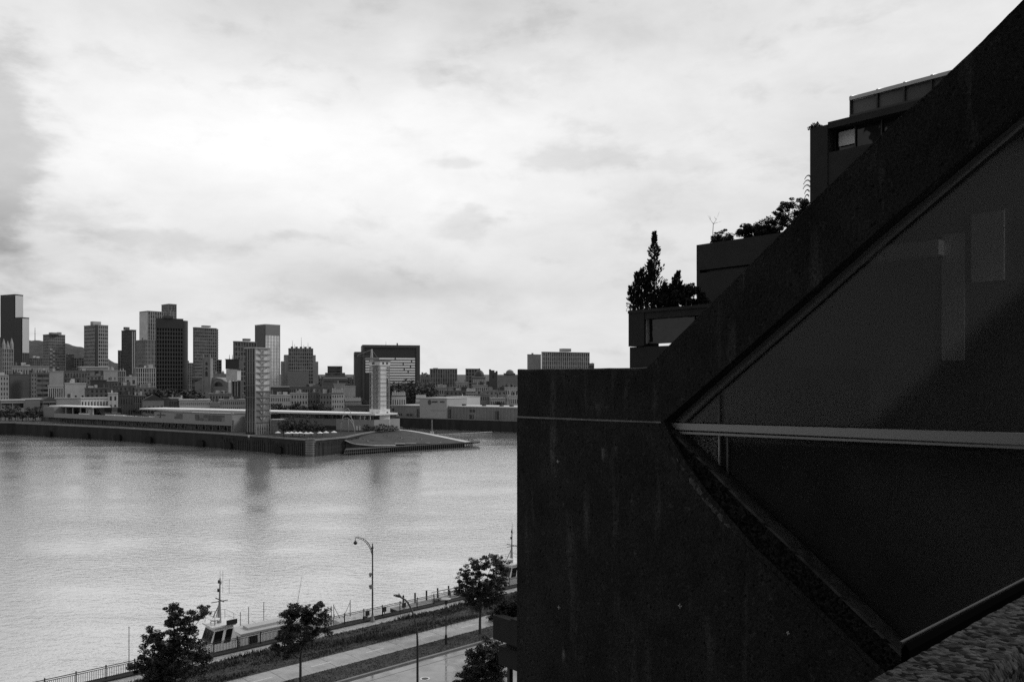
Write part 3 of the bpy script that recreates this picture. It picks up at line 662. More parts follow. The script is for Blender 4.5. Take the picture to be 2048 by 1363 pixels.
# floating dock with gangway and dinghy
sa, sb = pxs(790, 87.2), pxs(950, 87.2)
t = thing('floating_dock', 'low grey floating dock lying beyond the fence right of the tall lamp', 'dock', st((sa+sb)/2, 87.2, 0), A2); hl = (sb-sa)/2
m_ = MB(); m_.box(-hl, hl, -1.1, 1.1, .1, .55); m_.build('pontoon', M_DKCONC, t)
i = 0; b0 = MB(); b0.box(0, .9, -1.12, 1.12, .552, .6); pl = b0.build('deck_board', mat('grey_boards', .32, .7, 0, .5, .3, .6), t); pl.location = (-hl, 0, 0)
n = int(2*hl/.95)
for i in range(1, n): piece(pl, (-hl+i*.95, 0, 0), t)
for i in range(6):
    q = MB(); q.tube([(-hl+2+i*(2*hl-4)/5, 1.0, -1),(-hl+2+i*(2*hl-4)/5, 1.0, 1.9)], .12, 7); q.build('mooring_pile', M_BLACK, t)
sg_ = pxs(915, 82.9); t = thing('gangway', 'pale sloping gangway leading from the quay down to the floating dock', 'gangway', st(sg_, 82.6, .6), A2-math.pi/2)
m_ = MB(); m_.add([(-5,-.6,0.05),(4,-.6,2.6),(4,.6,2.6),(-5,.6,.05),(-5,-.6,.15),(4,-.6,2.75),(4,.6,2.75),(-5,.6,.15)],[(0,3,2,1),(4,5,6,7),(0,1,5,4),(1,2,6,5),(2,3,7,6),(3,0,4,7)]); m_.build('ramp', M_OFFWHITE, t)
for y in (-.6, .6):
    q = MB(); q.tube([(-5,y,1.1),(4,y,3.7)], .035, 5)
    for k in range(8): q.tube([(-5+k*9/7,y,.1+k*2.6/7),(-5+k*9/7,y,1.1+k*2.6/7)], .025, 4)
    q.build('handrail', M_STEEL, t)
def dinghy(label, px, dark):
    t = thing('dinghy', label, 'boat', st(pxs(px, 85.4), 85.4, 0), A2)
    b = MB(); pts = [(2.4,.9,.55),(-.8,.9,.55),(-2.0,.55,.75),(-2.6,0,.95),(-2.0,-.55,.75),(-.8,-.9,.55),(2.4,-.9,.55)]; b.tube(pts, [.2,.27,.27,.25,.27,.27,.2], 8); b.build('tube', M_RUBBER if dark else M_OFFWHITE, t, smooth=True)
    b = MB(); b.add([(2.2,.8,.3),(-1.8,.5,.35),(-2.4,0,.5),(-1.8,-.5,.35),(2.2,-.8,.3),(0,0,-.15)],[(0,1,5),(1,2,5),(2,3,5),(3,4,5),(4,0,5)]); b.build('floor', M_BLACK, t)
    b = MB(); b.box(-.2,.2,-.7,.7,.55,.75); b.build('thwart', M_STEEL, t)
    b = MB(); b.cbox((2.45,0,.9),.4,.36,.6); b.cbox((2.5,0,.3),.16,.14,.8); b.build('outboard_motor', M_BLACK, t)
dinghy('black rubber dinghy floating beyond the fence left of the tall lamp', 695, True)
dinghy('pale rubber dinghy lying at the dock under the round path lamp', 842, False)

t_s0, t_s1 = pxs(458, 88.5), pxs(655, 88.5)
t = thing('work_barge', 'wide flat white decked barge with thin posts lying outside the pilot boat', 'barge', st((t_s0+t_s1)/2, 88.6, 0), A2); hl = (t_s1-t_s0)/2
q = MB(); q.add([(-hl+.8,-4,-.4),(hl,-4,-.4),(hl,4.6,-.4),(-hl+.8,4.6,-.4),(-hl,-4,1.1),(hl,-4,1.1),(hl,4.6,1.1),(-hl,4.6,1.1)],[(0,3,2,1),(4,5,6,7),(0,1,5,4),(1,2,6,5),(2,3,7,6),(3,0,4,7)]); q.build('hull', M_STEEL, t)
dp_ = None; nb = int(2*hl/1.6)
for i in range(nb):
    if dp_ is None: q = MB(); q.box(.02, 1.56, -3.9, 4.5, 1.103, 1.16); dp_ = q.build('deck_plate', mat('white_deck', .5, .3, 0, .5, .12, .8), t); dp_.location = (-hl,0,0)
    else: piece(dp_, (-hl+i*1.6,0,0), t)
for (x, y, h_) in ((-hl+2.5,2.5,1.9),(-hl+4.0,3.6,2.0),(-hl+6,3.8,2.2),(-hl+6.2,-1,2.0),(-hl+8.5,1,1.8),(-hl+10.5,-2,2.2),(-hl+12.0,-2.2,2.0),(-hl+14.5,-1.8,2.0)):
    q = MB(); q.tube([(x,y,1.161),(x,y,1.16+h_)], .05, 5); q.build('post', M_STEEL, t)
q = MB(); q.tube([(-hl+12,-2.2,2.9),(-hl+13,-2,1.2)], .04, 4); q.tube([(-hl+14.5,-1.8,2.9),(-hl+13.4,-2,1.2)], .04, 4); q.build('brace', M_STEEL, t)
# ================================================================== the pier
PZ = 6.8
def pxd(px, D): return ((px-1024)/F*D, D)
pier = [pxd(-60,500), pxd(65,466), pxd(240,423), pxd(440,375), pxd(615,333), pxd(628,331.5), pxd(692,349), pxd(722,372), pxd(745,388), pxd(790,408), pxd(806,430), pxd(760,470), pxd(560,540), pxd(300,580), pxd(40,540)]
pt = thing('pier', 'long dark concrete pier reaching across the harbour under the white terminal', 'pier', (0,0,0))
m_ = MB(); m_.prism(pier, lambda x,y:(x,y,PZ), lambda x,y:(x,y,-2)); m_.build('pier_wall', M_DKCONC, pt, fix=True)
m_ = MB()
for a, b in zip(pier[:9], pier[1:10]):
    d = Vector((b[0]-a[0], b[1]-a[1], 0)).normalized(); n = Vector((d.y, -d.x, 0))
    A = Vector((a[0],a[1],0))+n*.25; B = Vector((b[0],b[1],0))+n*.25
    for (z0, z1) in ((PZ-.45, PZ+.18),):
        q = [A+Vector((0,0,z0)), B+Vector((0,0,z0)), B+Vector((0,0,z1)), A+Vector((0,0,z1)), A-n*1.1+Vector((0,0,z1)), B-n*1.1+Vector((0,0,z1))]
        m_.add(q, [(0,1,2,3),(3,2,5,4),(0,4,5,1)])
m_.build('coping', M_COPE, pt)
# timber sheeting and fenders along the pier face
def face_pts(i, n):
    a, b = Vector((*pier[i],0)), Vector((*pier[i+1],0)); d = (b-a).normalized(); nn = Vector((d.y,-d.x,0))
    return [(a.lerp(b, (k+.5)/n)+nn*.18, nn) for k in range(n)]
m_ = MB(); rest = MB(); rr = random.Random(5)
plank = None; cnt = 0
for i, n in ((3,46),(5,26),(6,20),(7,12)):
    for (p, nn) in face_pts(i, n):
        if rr.random() < .15: continue
        if plank is None:
            q = MB(); q.box(-.22,.22,-.1,.1,-1,PZ-1.1); plank = q.build('pile', mat('weathered_pile', .06, .9, 0, .3, .6, .3), pt); plank.location = p; plank.rotation_euler = (0,0,math.atan2(nn.y,nn.x)+math.pi/2)
        else: piece(plank, p, pt, math.atan2(nn.y,nn.x)+math.pi/2, (rr.uniform(.7,1.3),1,rr.uniform(.75,1.0)))
ty = None
for (px, i) in ((100,1),(175,1),(238,1),(300,2),(404,2),(460,3),(560,3)):
    a, b = Vector((*pier[i],0)), Vector((*pier[i+1],0)); d = (b-a).normalized(); nn = Vector((d.y,-d.x,0)); u = (px-1024)/F
    k = (u*a.y-a.x)/(d.x-u*d.y); p = a+d*k+nn*.7
    if ty is None:
        q = MB(); q.cbox((0,0,1.4),5.2,1.3,2.6); q.cbox((0,-.2,2.9),3.8,.8,.6); ty = q.build('fender', M_RUBBER, pt); ty.location = p; ty.rotation_euler = (0,0,math.atan2(d.y,d.x))
    else: piece(ty, p, pt, math.atan2(d.y,d.x))
q = MB(); c_ = Vector((*pier[4],0)); q.lathe([(2.0,-1),(2.0,PZ+.3),(1.8,PZ+.5)], 14, c_+Vector((1.4,-.6,0))); q.build('corner_bollard', mat('corner_grey', .13, .85, 0, .4, .5, .6), pt)
for k in range(6):
    q = MB(); q.lathe([(2.03,0),(2.08,.1),(2.08,.35),(2.03,.45)], 14, c_+Vector((1.4,-.6,1.0+k*.95))); q.build('corner_hoop', M_COPE, pt)
for i, (px, D, lab) in enumerate(((111,458,'small white lifebuoy post at the far left end of the pier edge'),(268,419,'small white lifebuoy post on the pier edge below the terrace wall'),(498,360,'small white lifebuoy post on the pier edge in front of the glass tower'))):
    t = thing('lifebuoy_post', lab, 'lifebuoy post', (*pxd(px, D-1.2), PZ-1.6))
    q = MB(); q.box(-.08,.08,-.08,.08,0,1.9); q.build('post', M_STEEL, t)
    q = MB(); q.box(-.4,.4,-.2,-.1,.9,1.9); q.build('board', M_WHITE, t)

# sloping lawn at the end of the pier
M_LAWN = mat('park_lawn', .075, .95, 0, .2, .25, .15)
lawn = [(692,880.5,348),(706,884,350),(722,886.5,352),(742,888,354),(770,888,358),(820,887.5,364),(880,886,372),(928,883.5,381),(908,879,387),(870,871.5,396),(835,864,404),(806,859.5,407),(760,860.5,402),(720,865,388),(700,870,372)]
lv = [at(*p) for p in lawn]
m_ = MB(); m_.add(lv+[Vector((v.x,v.y,-1)) for v in lv], [tuple(range(len(lv)))]+[(i,i+len(lv),(i+1)%len(lv)+len(lv),(i+1)%len(lv)) for i in range(len(lv))])
tag(m_.build('lawn', M_LAWN, fix=True), kind='structure', label='sloping dark lawn of the small park at the end of the pier')
def ribbon(name, pts, wdt, th, m, label, parent=None):
    b = MB(); P = [Vector(p) for p in pts]; n = len(P)
    for i, p in enumerate(P):
        d = (P[min(i+1,n-1)]-P[max(i-1,0)]); d.z = 0; d.normalize(); nn = Vector((d.y,-d.x,0))*wdt/2
        b.v += [p-nn, p+nn, p+nn-Vector((0,0,th)), p-nn-Vector((0,0,th))]
    for i in range(n-1):
        for k in range(4): b.f.append((i*4+k, (i+1)*4+k, (i+1)*4+(k+1)%4, i*4+(k+1)%4))
    b.f += [(3,2,1,0), tuple(4*(n-1)+k for k in range(4))]
    return tag(b.build(name, m, parent, fix=True), label, kind='structure' if parent is None else None)
M_PALEPATH = mat('pale_gravel_path', .55, .9, 0, .3, .15, .3)
ribbon('park_path', [at(755,858.5,408),at(790,857.6,411),at(820,861,408),at(850,866,404),at(880,872,398),at(912,878.5,390),at(945,884.6,384)], 4.2, .3, M_PALEPATH, 'pale path running down the right side of the park lawn')
ribbon('lawn_edge', [at(690,879,347),at(700,883.5,348.3),at(712,886.2,349.6),at(728,888,351),at(748,889.2,353.2),at(768,889.2,356),at(790,889,359)], 1.6, .4, M_PALEPATH, 'pale curved stone edge along the near side of the lawn')
# seats along the near edge of the lawn
seat = None
for i, px in enumerate((800, 822, 850, 872, 897)):
    D = 361+(px-800)*.19; p = at(px, 888.2-(px-800)*.022, D)
    if seat is None:
        seat = thing('stone_bench', 'long pale stone bench along the near edge of the park lawn', 'bench', p, R(4), 'stone benches along the lawn edge')
        q = MB(); q.box(-2.3,2.3,-.4,.4,.1,.55); q.build('seat', M_PALEPATH, seat); q = MB(); q.box(-2.0,2.0,-.3,.3,-.6,.098); q.build('plinth', M_DKCONC, seat)
        sk = children_of(seat)
    else: dup(seat, p, R(4), kids=sk)
# timber boardwalk on piles, lower than the pier
bw_ = [at(690,897,337),at(770,896,350),at(860,892,366),at(945,886,383),at(962,884.5,388),at(950,882,396),at(900,879.5,402),at(830,890,372),at(745,893,356),at(692,893,348)]
t = thing('boardwalk', 'low dark timber boardwalk on piles around the tip of the park', 'boardwalk', (0,0,0))
zz = 2.15
poly = [pxd(690,337.5), pxd(770,351), pxd(860,367), pxd(948,383), pxd(960,388), pxd(955,394), pxd(935,397), pxd(900,384), pxd(830,371), pxd(745,357), pxd(692,348)]
m_ = MB(); m_.prism(poly, lambda x,y:(x,y,zz), lambda x,y:(x,y,zz-.7)); m_.build('deck', M_WOOD, t, fix=True)
pil = None
for a, b, n in ((poly[0],poly[1],20),(poly[1],poly[2],22),(poly[2],poly[3],22)):
    for k in range(n):
        p = Vector((a[0]+(b[0]-a[0])*k/n, a[1]+(b[1]-a[1])*k/n-.3, 0))
        if pil is None:
            q = MB(); q.tube([(0,0,-1),(0,0,2.3)], .28, 7); pil = q.build('pile', M_BLACK, t); pil.location = p
            q = MB(); q.cbox((0,-.4,1.0),.45,.3,.5); blk = q.build('fender_block', M_COPE, t); blk.location = p
        else:
            piece(pil, p, t); piece(blk, p, t) if a is poly[0] or (a is poly[1] and k < 3) else None
ribbon('edge_beam', [(*p, zz+.22) for p in (poly[1],poly[2],poly[3],poly[4])], .5, .22, M_COPE, None, t)
def railing(name, label, pts, h, step, m, cat='railing'):
    t = thing(name, label, cat, pts[0]); P = [Vector(p) for p in pts]
    o0 = P[0]; q = MB(); q.tube([p-o0+Vector((0,0,h)) for p in P], .06, 4); q.build('top_rail', m, t)
    q = MB(); q.tube([p-o0+Vector((0,0,h*.5)) for p in P], .035, 4); q.build('middle_rail', m, t)
    q = MB(); q.box(-.05,.05,-.05,.05,0,h); post = None
    for a, b in zip(P, P[1:]):
        n = max(1, int((b-a).length/step))
        for k in range(n):
            p = a.lerp(b, k/n)-o0
            if post is None: post = q.build('post', m, t); post.location = p
            else: piece(post, p, t)
    return t
railing('handrail', 'thin dark handrail beside the pale path down the park', [at(822,859,414),at(850,864,410),at(880,870,404),at(915,877,396),at(945,883,390)], 1.3, 2.2, M_BLACK)
railing('handrail', 'handrail around the outer tip of the boardwalk', [(*pxd(948,384), zz), (*pxd(959,388.5), zz), (*pxd(954,393.5), zz), (*pxd(920,392), zz)], 1.2, 2.0, M_STEEL)
t = thing('floating_boom', 'thin pale floating boom stretched from the park towards the far quay', 'boom', at(800, 866, 470)); o0 = t.location.copy()
bp = [at(830,HZ+F*29.2/462,462), at(880,HZ+F*29.2/470,470), at(930,HZ+F*29.2/480,480), at(985,HZ+F*29.2/496,492)]
for a, b in zip(bp, bp[1:]):
    for k in range(6):
        q = MB(); q.tube([a.lerp(b,k/6)-o0, a.lerp(b,(k+.9)/6)-o0], .32, 6); q.build('float', M_OFFWHITE, t)
t = thing('channel_beacon', 'white beacon on a dark pole standing in the water before the far quay', 'beacon', (*pxd(864,455), 0))
q = MB(); q.tube([(0,0,-1),(0,0,9.5)], .28, 7); q.build('pole', M_STEEL, t)
q = MB(); q.box(-.9,.9,-.6,.6,.3,3.0); q.build('daymark', M_WHITE, t)
# lawn furniture: little chairs
def lawn_z(px, py):
    return None
chair = None
CH = [(745,881.5),(768,873.5),(776,874),(707,877.5),(719,879),(724,876),(727,880),(735,883.5),(795,879),(803,878),(806,880.5),(835,881.5),(842,880),(822,869.5),(713,868.5),(752,877)]
for (px, py) in CH:
    # plane through the lawn near here: interpolate distance between far and near rim
    k = min(1, max(0, (py-860)/(888-860))); D = 404-(404-355)*k+(px-760)*.18*(k)
    p = at(px, py, D); p.z += .05
    if chair is None:
        chair = thing('lawn_chair', 'tiny pale slatted garden chair standing on the park lawn', 'chair', p, R(200), 'garden chairs scattered on the lawn')
        q = MB(); q.cbox((0,0,.38),.7,.7,.08); q.build('seat', M_OFFWHITE, chair)
        q = MB(); q.add([(-.35,.3,.38),(.35,.3,.38),(.35,.62,1.15),(-.35,.62,1.15),(-.35,.38,.38),(.35,.38,.38),(.35,.7,1.15),(-.35,.7,1.15)],[(0,1,2,3),(7,6,5,4),(0,4,5,1),(1,5,6,2),(2,6,7,3),(3,7,4,0)]); q.build('backrest', M_OFFWHITE, chair)
        for sx in (-.32,.32):
            q = MB(); q.box(sx-.05,sx+.05,-.35,.35,.55,.62); q.box(sx-.04,sx+.04,-.33,-.25,-.3,.548); q.box(sx-.04,sx+.04,.25,.33,-.3,.548); q.build('arm', M_OFFWHITE, chair)
        ck = children_of(chair)
    else: dup(chair, p, R(random.uniform(140,260)), kids=ck)
t = thing('white_board', 'pair of small white boards standing at the edge of the lawn', 'board', at(717,861,395))
for x in (-.7,.7):
    q = MB(); q.box(x-.45,x+.45,-.1,.1,.3,2.4); q.build('board', M_WHITE, t)
    q = MB(); q.box(x-.06,x+.06,-.05,.05,-1,.298); q.build('leg', M_STEEL, t)
# looping pipe sculpture
t = thing('arch_sculpture', 'pale sculpture of looping pipe arches at the edge of the park', 'sculpture', at(692,866,362)); o0 = t.location
k = 362/F; z0 = o0.z
def pz(x, y): return ((x-692)*k, 0, zat(y, 362)-z0)
for pts, dy in (([(680,868),(682,848),(686,828),(691,818),(696,816),(701,822),(703,835),(705,855)], .6),
                ([(682,866),(684,845),(688,831),(694,827),(700,832),(706,842),(710,868)], -.8),
                ([(683,842),(688,836),(694,835),(700,839),(706,847),(709,858),(710,868)], 0),
                ([(697,868),(697,845),(697,838)], .2)):
    q = MB(); q.tube([(x, y+dy*math.sin(i), z) for i, (x,y,z) in enumerate(pz(*p) for p in pts)], .12, 6); q.build('pipe', M_OFFWHITE, t, smooth=True)

# ------------------------------------------------------------------ terminal on the pier
ed = Vector((.822,-.57,0)).normalized(); inn = Vector((.57,.822,0)).normalized()
TA = Vector((-75.3,344.5,0))+inn*3
TROT = math.atan2(ed.y, ed.x)
def tx(px, y=0):                             # x in the terminal frame of the point on its front seen at column px
    u = (px-1024)/F; A = TA+inn*y; return (u*A.y-A.x)/(ed.x-u*ed.y)
term = thing('terminal_building', 'long pale cruise terminal with flat white roof along the pier', 'building', (TA.x,TA.y,PZ), TROT)
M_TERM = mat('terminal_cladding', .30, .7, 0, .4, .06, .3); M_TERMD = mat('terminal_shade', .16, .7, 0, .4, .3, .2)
x0, x1, x2 = tx(108), tx(309), tx(466)
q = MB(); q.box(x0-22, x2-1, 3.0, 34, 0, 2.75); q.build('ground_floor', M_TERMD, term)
col = None
for i in range(30):
    x = x0+(x2-x0)*i/29
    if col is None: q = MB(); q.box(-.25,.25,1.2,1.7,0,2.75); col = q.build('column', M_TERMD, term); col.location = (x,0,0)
    else: piece(col, (x,0,0), term)
gfw = None
for i in range(29):
    if rr.random() < .4: continue
    x = x0+(x2-x0)*(i+.2)/29
    if gfw is None: q = MB(); q.box(0,(x2-x0)/29*.6,2.9,2.98,.3,2.4); gfw = q.build('window', M_CITYGLASS, term); gfw.location = (x,0,0)
    else: piece(gfw, (x,0,0), term)
q = MB(); q.box(x0, x1-.05, 0, 30, 2.75, 3.6); q.box(x0, x1-.05, 0, .5, 3.6, 5.3); q.build('terrace_wall', M_TERM, term)
q = MB(); q.box(x1, x2, 0, 26, 2.75, 8.2); up = q.build('upper_storey', M_TERM, term)
q = MB(); q.box(x1-.2, x2+.2, -.2, 26.2, 8.203, 8.42); q.build('parapet', mat('gravel_roof', .10, .9, 0, .3, .3, .5), term)
q = MB(); q.box(tx(385), x2+.25, -.3, .25, 8.43, 8.75); q.build('roof_edge', M_WHITE, term)
q = MB(); q.box(tx(349), tx(365), -.06, .05, 5.0, 7.6); q.build('window', M_CITYGLASS, up)
q = MB(); q.box(tx(390), tx(449), -.06, .05, 4.6, 7.6); q.build('window', M_CITYGLASS, up)
for px in (397,404,412,419,427,434,442):
    q = MB(); q.box(tx(px)-.12, tx(px)+.12, -.14, -.06, 4.6, 7.6); q.build('mullion', M_TERMD, up)
mk = up
q = MB(); e = tx(321); q.box(e-.25,e+.35,-.12,.02,5.3,8.0); q.box(e-3.4,e-.3,-.12,.02,6.35,6.95); q.box(e+.4,e+4.4,-.12,.02,6.3,7.0); q.box(e-1,e-.3,-.12,.02,5.2,5.8); q.build('wall_emblem', M_BLACK, up)
q = MB(); q.box(x2, x2+.8, .0, 20, 0, 5.6); q.box(x2-.8,x2-.02,-.4,-.02,0,9.0); q.build('end_wall', M_TERM, term)
# glazed link to the right of the upper storey
q = MB(); q.box(x2+.85, tx(492), 6, 20, 0, 8.2); q.build('glazed_link', M_CITYGLASS, term)
for i in range(7):
    q = MB(); xx_ = x2+1.2+(tx(490)-x2-1.2)*i/6; q.box(xx_-.12,xx_+.12,5.8,5.98,0,8.2); q.build('mullion', M_OFFWHITE, term)
# left pavilion
pa, pb = tx(86), tx(168)
q = MB(); q.box(pa-1, pb+1, 4, 15, 9.0, 9.6); q.build('pavilion_roof', M_WHITE, term)
q = MB(); q.box(pa, tx(107), .3, 22, 2.75, 8.99); q.build('pavilion_block', mat('pavilion_grey', .22, .7, 0, .4, .1, .3), term)
q = MB(); q.box(tx(108)+.1, pb, 12, 22, 3.6, 8.99); q.build('pavilion_glass', M_CITYGLASS, term)
for px in (112,126,141,154,166):
    q = MB(); q.box(tx(px)-.25,tx(px)+.25,5.5,6.1,3.6,8.99); q.build('pavilion_column', M_OFFWHITE, term)
q = MB(); q.box(tx(141),tx(152),9,10,3.6,8.0); q.build('pavilion_screen', M_WHITE, term)
for (a, b, lab) in ((148,164,'white planter box on the terrace at the pavilion steps'),(201,219,'white planter box on the terrace, first of a pair right of the pavilion'),(221,237,'white planter box on the terrace, second of a pair right of the pavilion'),(288,307,'white planter box on the terrace beside the upper storey')):
    t = thing('planter_box', lab, 'planter', TA+ed*((tx(a)+tx(b))/2)+inn*3.5+Vector((0,0,PZ+3.6)), TROT); hw = abs(tx(b)-tx(a))/2
    q = MB(); q.box(-hw,hw,-.8,.8,0,2.1); q.build('box', M_WHITE, t); q = MB(); q.box(-hw+.1,hw-.1,-.7,.7,2.101,2.3); q.build('soil', M_GRASS, t)
lv_ = MB(); r_ = random.Random(8)
for i in range(26):
    leaf_cloud(lv_, (tx(r_.uniform(240,306)), r_.uniform(2,8), 5.4+r_.uniform(0,.6)), 1.2,1.0,.7, 14, .35, r_)
lo = lv_.build('terrace_planting', M_LEAF); lo.location = (TA.x,TA.y,PZ); lo.rotation_euler = (0,0,TROT); tag(lo, 'leafy planting along the terrace of the terminal', kind='stuff')
# long hall behind with its thin white roof slab
H1, H2 = Vector((*pxd(279,481),0)), Vector((*pxd(750,389.5),0)); hd = (H2-H1).normalized(); hn = Vector((-hd.y,hd.x,0)); HL = (H2-H1).length; HR = math.atan2(hd.y,hd.x)
def hx(px, y=0):
    u = (px-1024)/F; A = H1+hn*y; return (u*A.y-A.x)/(hd.x-u*hd.y)
hall = thing('terminal_hall', 'long low glazed hall with a thin bright roof edge behind the glass tower', 'building', (H1.x,H1.y,PZ), HR)
q = MB(); q.box(0, HL, 0, 17, 7.6, 8.4); q.build('roof', M_WHITE, hall)
xa = hx(541, 3)
q = MB(); q.box(2, HL-3, 3.5, 22, 5.45, 7.49); gl = q.build('glazing', M_CITYGLASS, hall)
q = MB(); q.box(2, hx(676,2), 1.6, 22, 0, 5.4); q.build('lower_wall', mat('hall_grey', .20, .7, 0, .4, .1, .3), hall)
q = MB(); q.box(hx(676,2)+.02, HL-1, .6, 20, -.3, 5.42); q.build('pale_wall', M_TERM, hall)
q = MB(); q.box(hx(590,1), hx(672,1), 1.4, 1.58, -.2, 1.9); q.build('loading_door', M_BLACK, hall)
mu = None
for i in range(60):
    x = 3+(HL-7)*i/59
    if mu is None: q = MB(); q.box(-.12,.12,3.2,3.48,5.45,7.49); mu = q.build('mullion', M_OFFWHITE, hall); mu.location = (x,0,0)
    else: piece(mu, (x,0,0), hall)
for px in (718,727,738):
    q = MB(); q.box(hx(px)-.14,hx(px)+.14,.8,1.2,5.44,7.49); q.build('roof_post', M_WHITE, hall)
# roof lettering on the parapet of the hall
fc = bpy.data.curves.new('roof_lettering', 'FONT'); fc.body = 'Montréal'; fc.size = 1.9; fc.extrude = .08; fc.align_x = 'LEFT'; fc.space_character = 1.25
fc.materials.append(M_BLACK); fo = bpy.data.objects.new('roof_lettering', fc); COL.objects.link(fo); fo.parent = hall
fo.location = (hx(641,1.4), 1.3, 5.45); fo.rotation_euler = (R(90),0,0)
bpy.context.view_layer.update()
lw = max(fo.dimensions.x, .1)
me = bpy.data.meshes.new_from_object(fo.evaluated_get(bpy.context.evaluated_depsgraph_get())); me.materials.clear(); me.materials.append(M_BLACK)
lo_ = bpy.data.objects.new('roof_lettering', me); COL.objects.link(lo_); lo_.parent = hall; lo_.location = fo.location; lo_.rotation_euler = fo.rotation_euler
lo_.scale = ((hx(681,1.4)-hx(641,1.4))/lw, 1, 1); bpy.data.objects.remove(fo); lo_.name = 'roof_lettering'

# ------------------------------------------------------------------ glass observation tower with crossing stairs
TD = 366; c0 = at(511, 868, TD); zt_ = zat(696, TD)-PZ
M_TGL = mat('dark_curtain_glass', .035, .12, 0, .8); M_TLT = mat('pale_screen_glass', .22, .35, 0, .6, .12, .4)
th = math.atan(513/F)+R(33)
def flen(cx, cy, d, px): u = (px-1024)/F; return (u*cy-cx)/(d.x-u*d.y)
rd, ld = Vector((math.cos(th),math.sin(th),0)), Vector((-math.sin(th),math.cos(th),0))
wr, wl = flen(c0.x,c0.y,rd,541), flen(c0.x,c0.y,ld,489)
tw = thing('glass_tower', 'slender glass stair tower with a pale lattice side standing on the pier', 'tower', (c0.x,c0.y,PZ), th)
nst = 14; fh = zt_/nst
q = MB(); q.box(.6, wr, .6, wl, 0, zt_-.02); q.build('core', M_TGL, tw)
q = MB(); q.box(-.15, wr+.15, -.15, wl+.15, zt_, zt_+.45); q.build('roof', M_OFFWHITE, tw)
slab_ = gp = fl1 = fl2 = None
for j in range(nst):
    z = j*fh
    if slab_ is None:
        q = MB(); q.box(.0, wr, .0, .58, 0, .16); slab_ = q.build('floor_slab', M_OFFWHITE, tw); slab_.location = (0,0,z)
        q = MB(); q.box(.25, wr-.25, .45, .59, .3, fh-.1); gp = q.build('glass_panel', M_TLT, tw); gp.location = (0,0,z)
        for sx in (0, 1):
            q = MB(); a, b_ = (wr*.16, wr*.47) if sx == 0 else (wr*.84, wr*.53); w3 = (b_-a)
            q.prism([(a,fh*.86),(a+w3*.35,fh*.86),(b_,fh*.22),(b_,fh*.62),(a+w3*.7,fh*.80)] , lambda x,zq:(x,.12,zq), lambda x,zq:(x,.42,zq))
            o = q.build('stair_flight', M_OFFWHITE, tw, fix=True); o.location = (0,0,z)
            if sx == 0: fl1 = o
            else: fl2 = o
    else:
        piece(slab_, (0,0,z), tw)
        if j == 7:
            q = MB(); q.box(.25, wr-.25, .45, .59, .3, fh-.1); gp = q.build('glass_panel', mat('upper_screen_glass', .62, .35, 0, .6, .12, .4), tw); gp.location = (0,0,z)
        else: piece(gp, (0,0,z), tw)
        if j > 1:
            for o in (fl1, fl2): piece(o, (0,0,z), tw)
for x in (.0, wr*.5, wr-.16):
    q = MB(); q.box(x, x+.14, -.14, -.01, 0, zt_); q.build('corner_post' if x != wr*.5 else 'mullion', M_OFFWHITE if x != wr*.5 else M_STEEL, tw)
mu = None
for i in range(5):
    y = .7+(wl-1)*i/4
    if mu is None: q = MB(); q.box(.35,.58,-.1,.1,0,zt_-.02); mu = q.build('fin', mat('fin_grey', .10, .4), tw); mu.location = (0,y,0)
    else: piece(mu, (0,y,0), tw)
for j in range(1, 7):
    q = MB(); q.box(.42,.59,.8,wl-.4,zt_*j/7-.15,zt_*j/7+.15); q.build('cross_beam', MATS['fin_grey'], tw)
for i in range(6):
    q = MB(); q.box(.3+i*wr/6.6, .5+i*wr/6.6, -.5, -.16, 0, 4.6); q.build('entrance_post', M_OFFWHITE, tw)
# annex glass porch right of the tower
t = thing('glass_porch', 'low pale glazed porch at the right foot of the glass tower', 'porch', at(548,868,372)); t.location.z = PZ
q = MB(); q.box(-1.5,4.4,0,5,0,6.2); q.build('glass', mat('porch_glass', .16, .3), t); q = MB(); q.box(-1.8,4.7,-.3,5.3,6.202,6.5); q.build('roof', M_OFFWHITE, t)
for i in range(5):
    q = MB(); q.box(-1.5+i*1.44,-1.38+i*1.44,-.12,-.002,0,6.2); q.build('mullion', M_OFFWHITE, t)
for j in (2.0, 4.0):
    q = MB(); q.box(-1.5,4.4,-.1,-.003,j,j+.12); q.build('transom', M_OFFWHITE, t)

# ------------------------------------------------------------------ old conveyor tower
CD = 396; c0 = at(759.5, 850, CD); th = math.atan(264/F)+R(38)
rd, ld = Vector((math.cos(th),math.sin(th),0)), Vector((-math.sin(th),math.cos(th),0))
wr, wl = flen(c0.x,c0.y,rd,780), flen(c0.x,c0.y,ld,739)
cv = thing('conveyor_tower', 'old white conveyor tower with lattice shaft and solid top block', 'tower', (c0.x,c0.y,PZ), th)
zz_ = lambda y: zat(y, CD)-PZ
M_CVW = mat('stained_white_plaster', .78, .8, 0, .4, .18, .25, 0, 8, 0, .15)
zb, zm = zz_(818), zz_(730); zt_ = zz_(722)
q = MB(); q.box(0,wr,0,wl,0,zb); bs = q.build('base_block', M_CVW, cv)
q = MB(); q.box(0,wr,0,wl,zm,zt_); tb = q.build('top_block', M_CVW, cv)
q = MB(); q.box(-.3,wr+.3,-.3,wl+.3,zt_+.002,zt_+.4); q.build('roof', M_COPE, cv)
q = MB(); q.box(.8,wr*.72,.4,wl*.55,zb+.002,zm-.002); q.build('shaft_wall', M_CVW, cv)
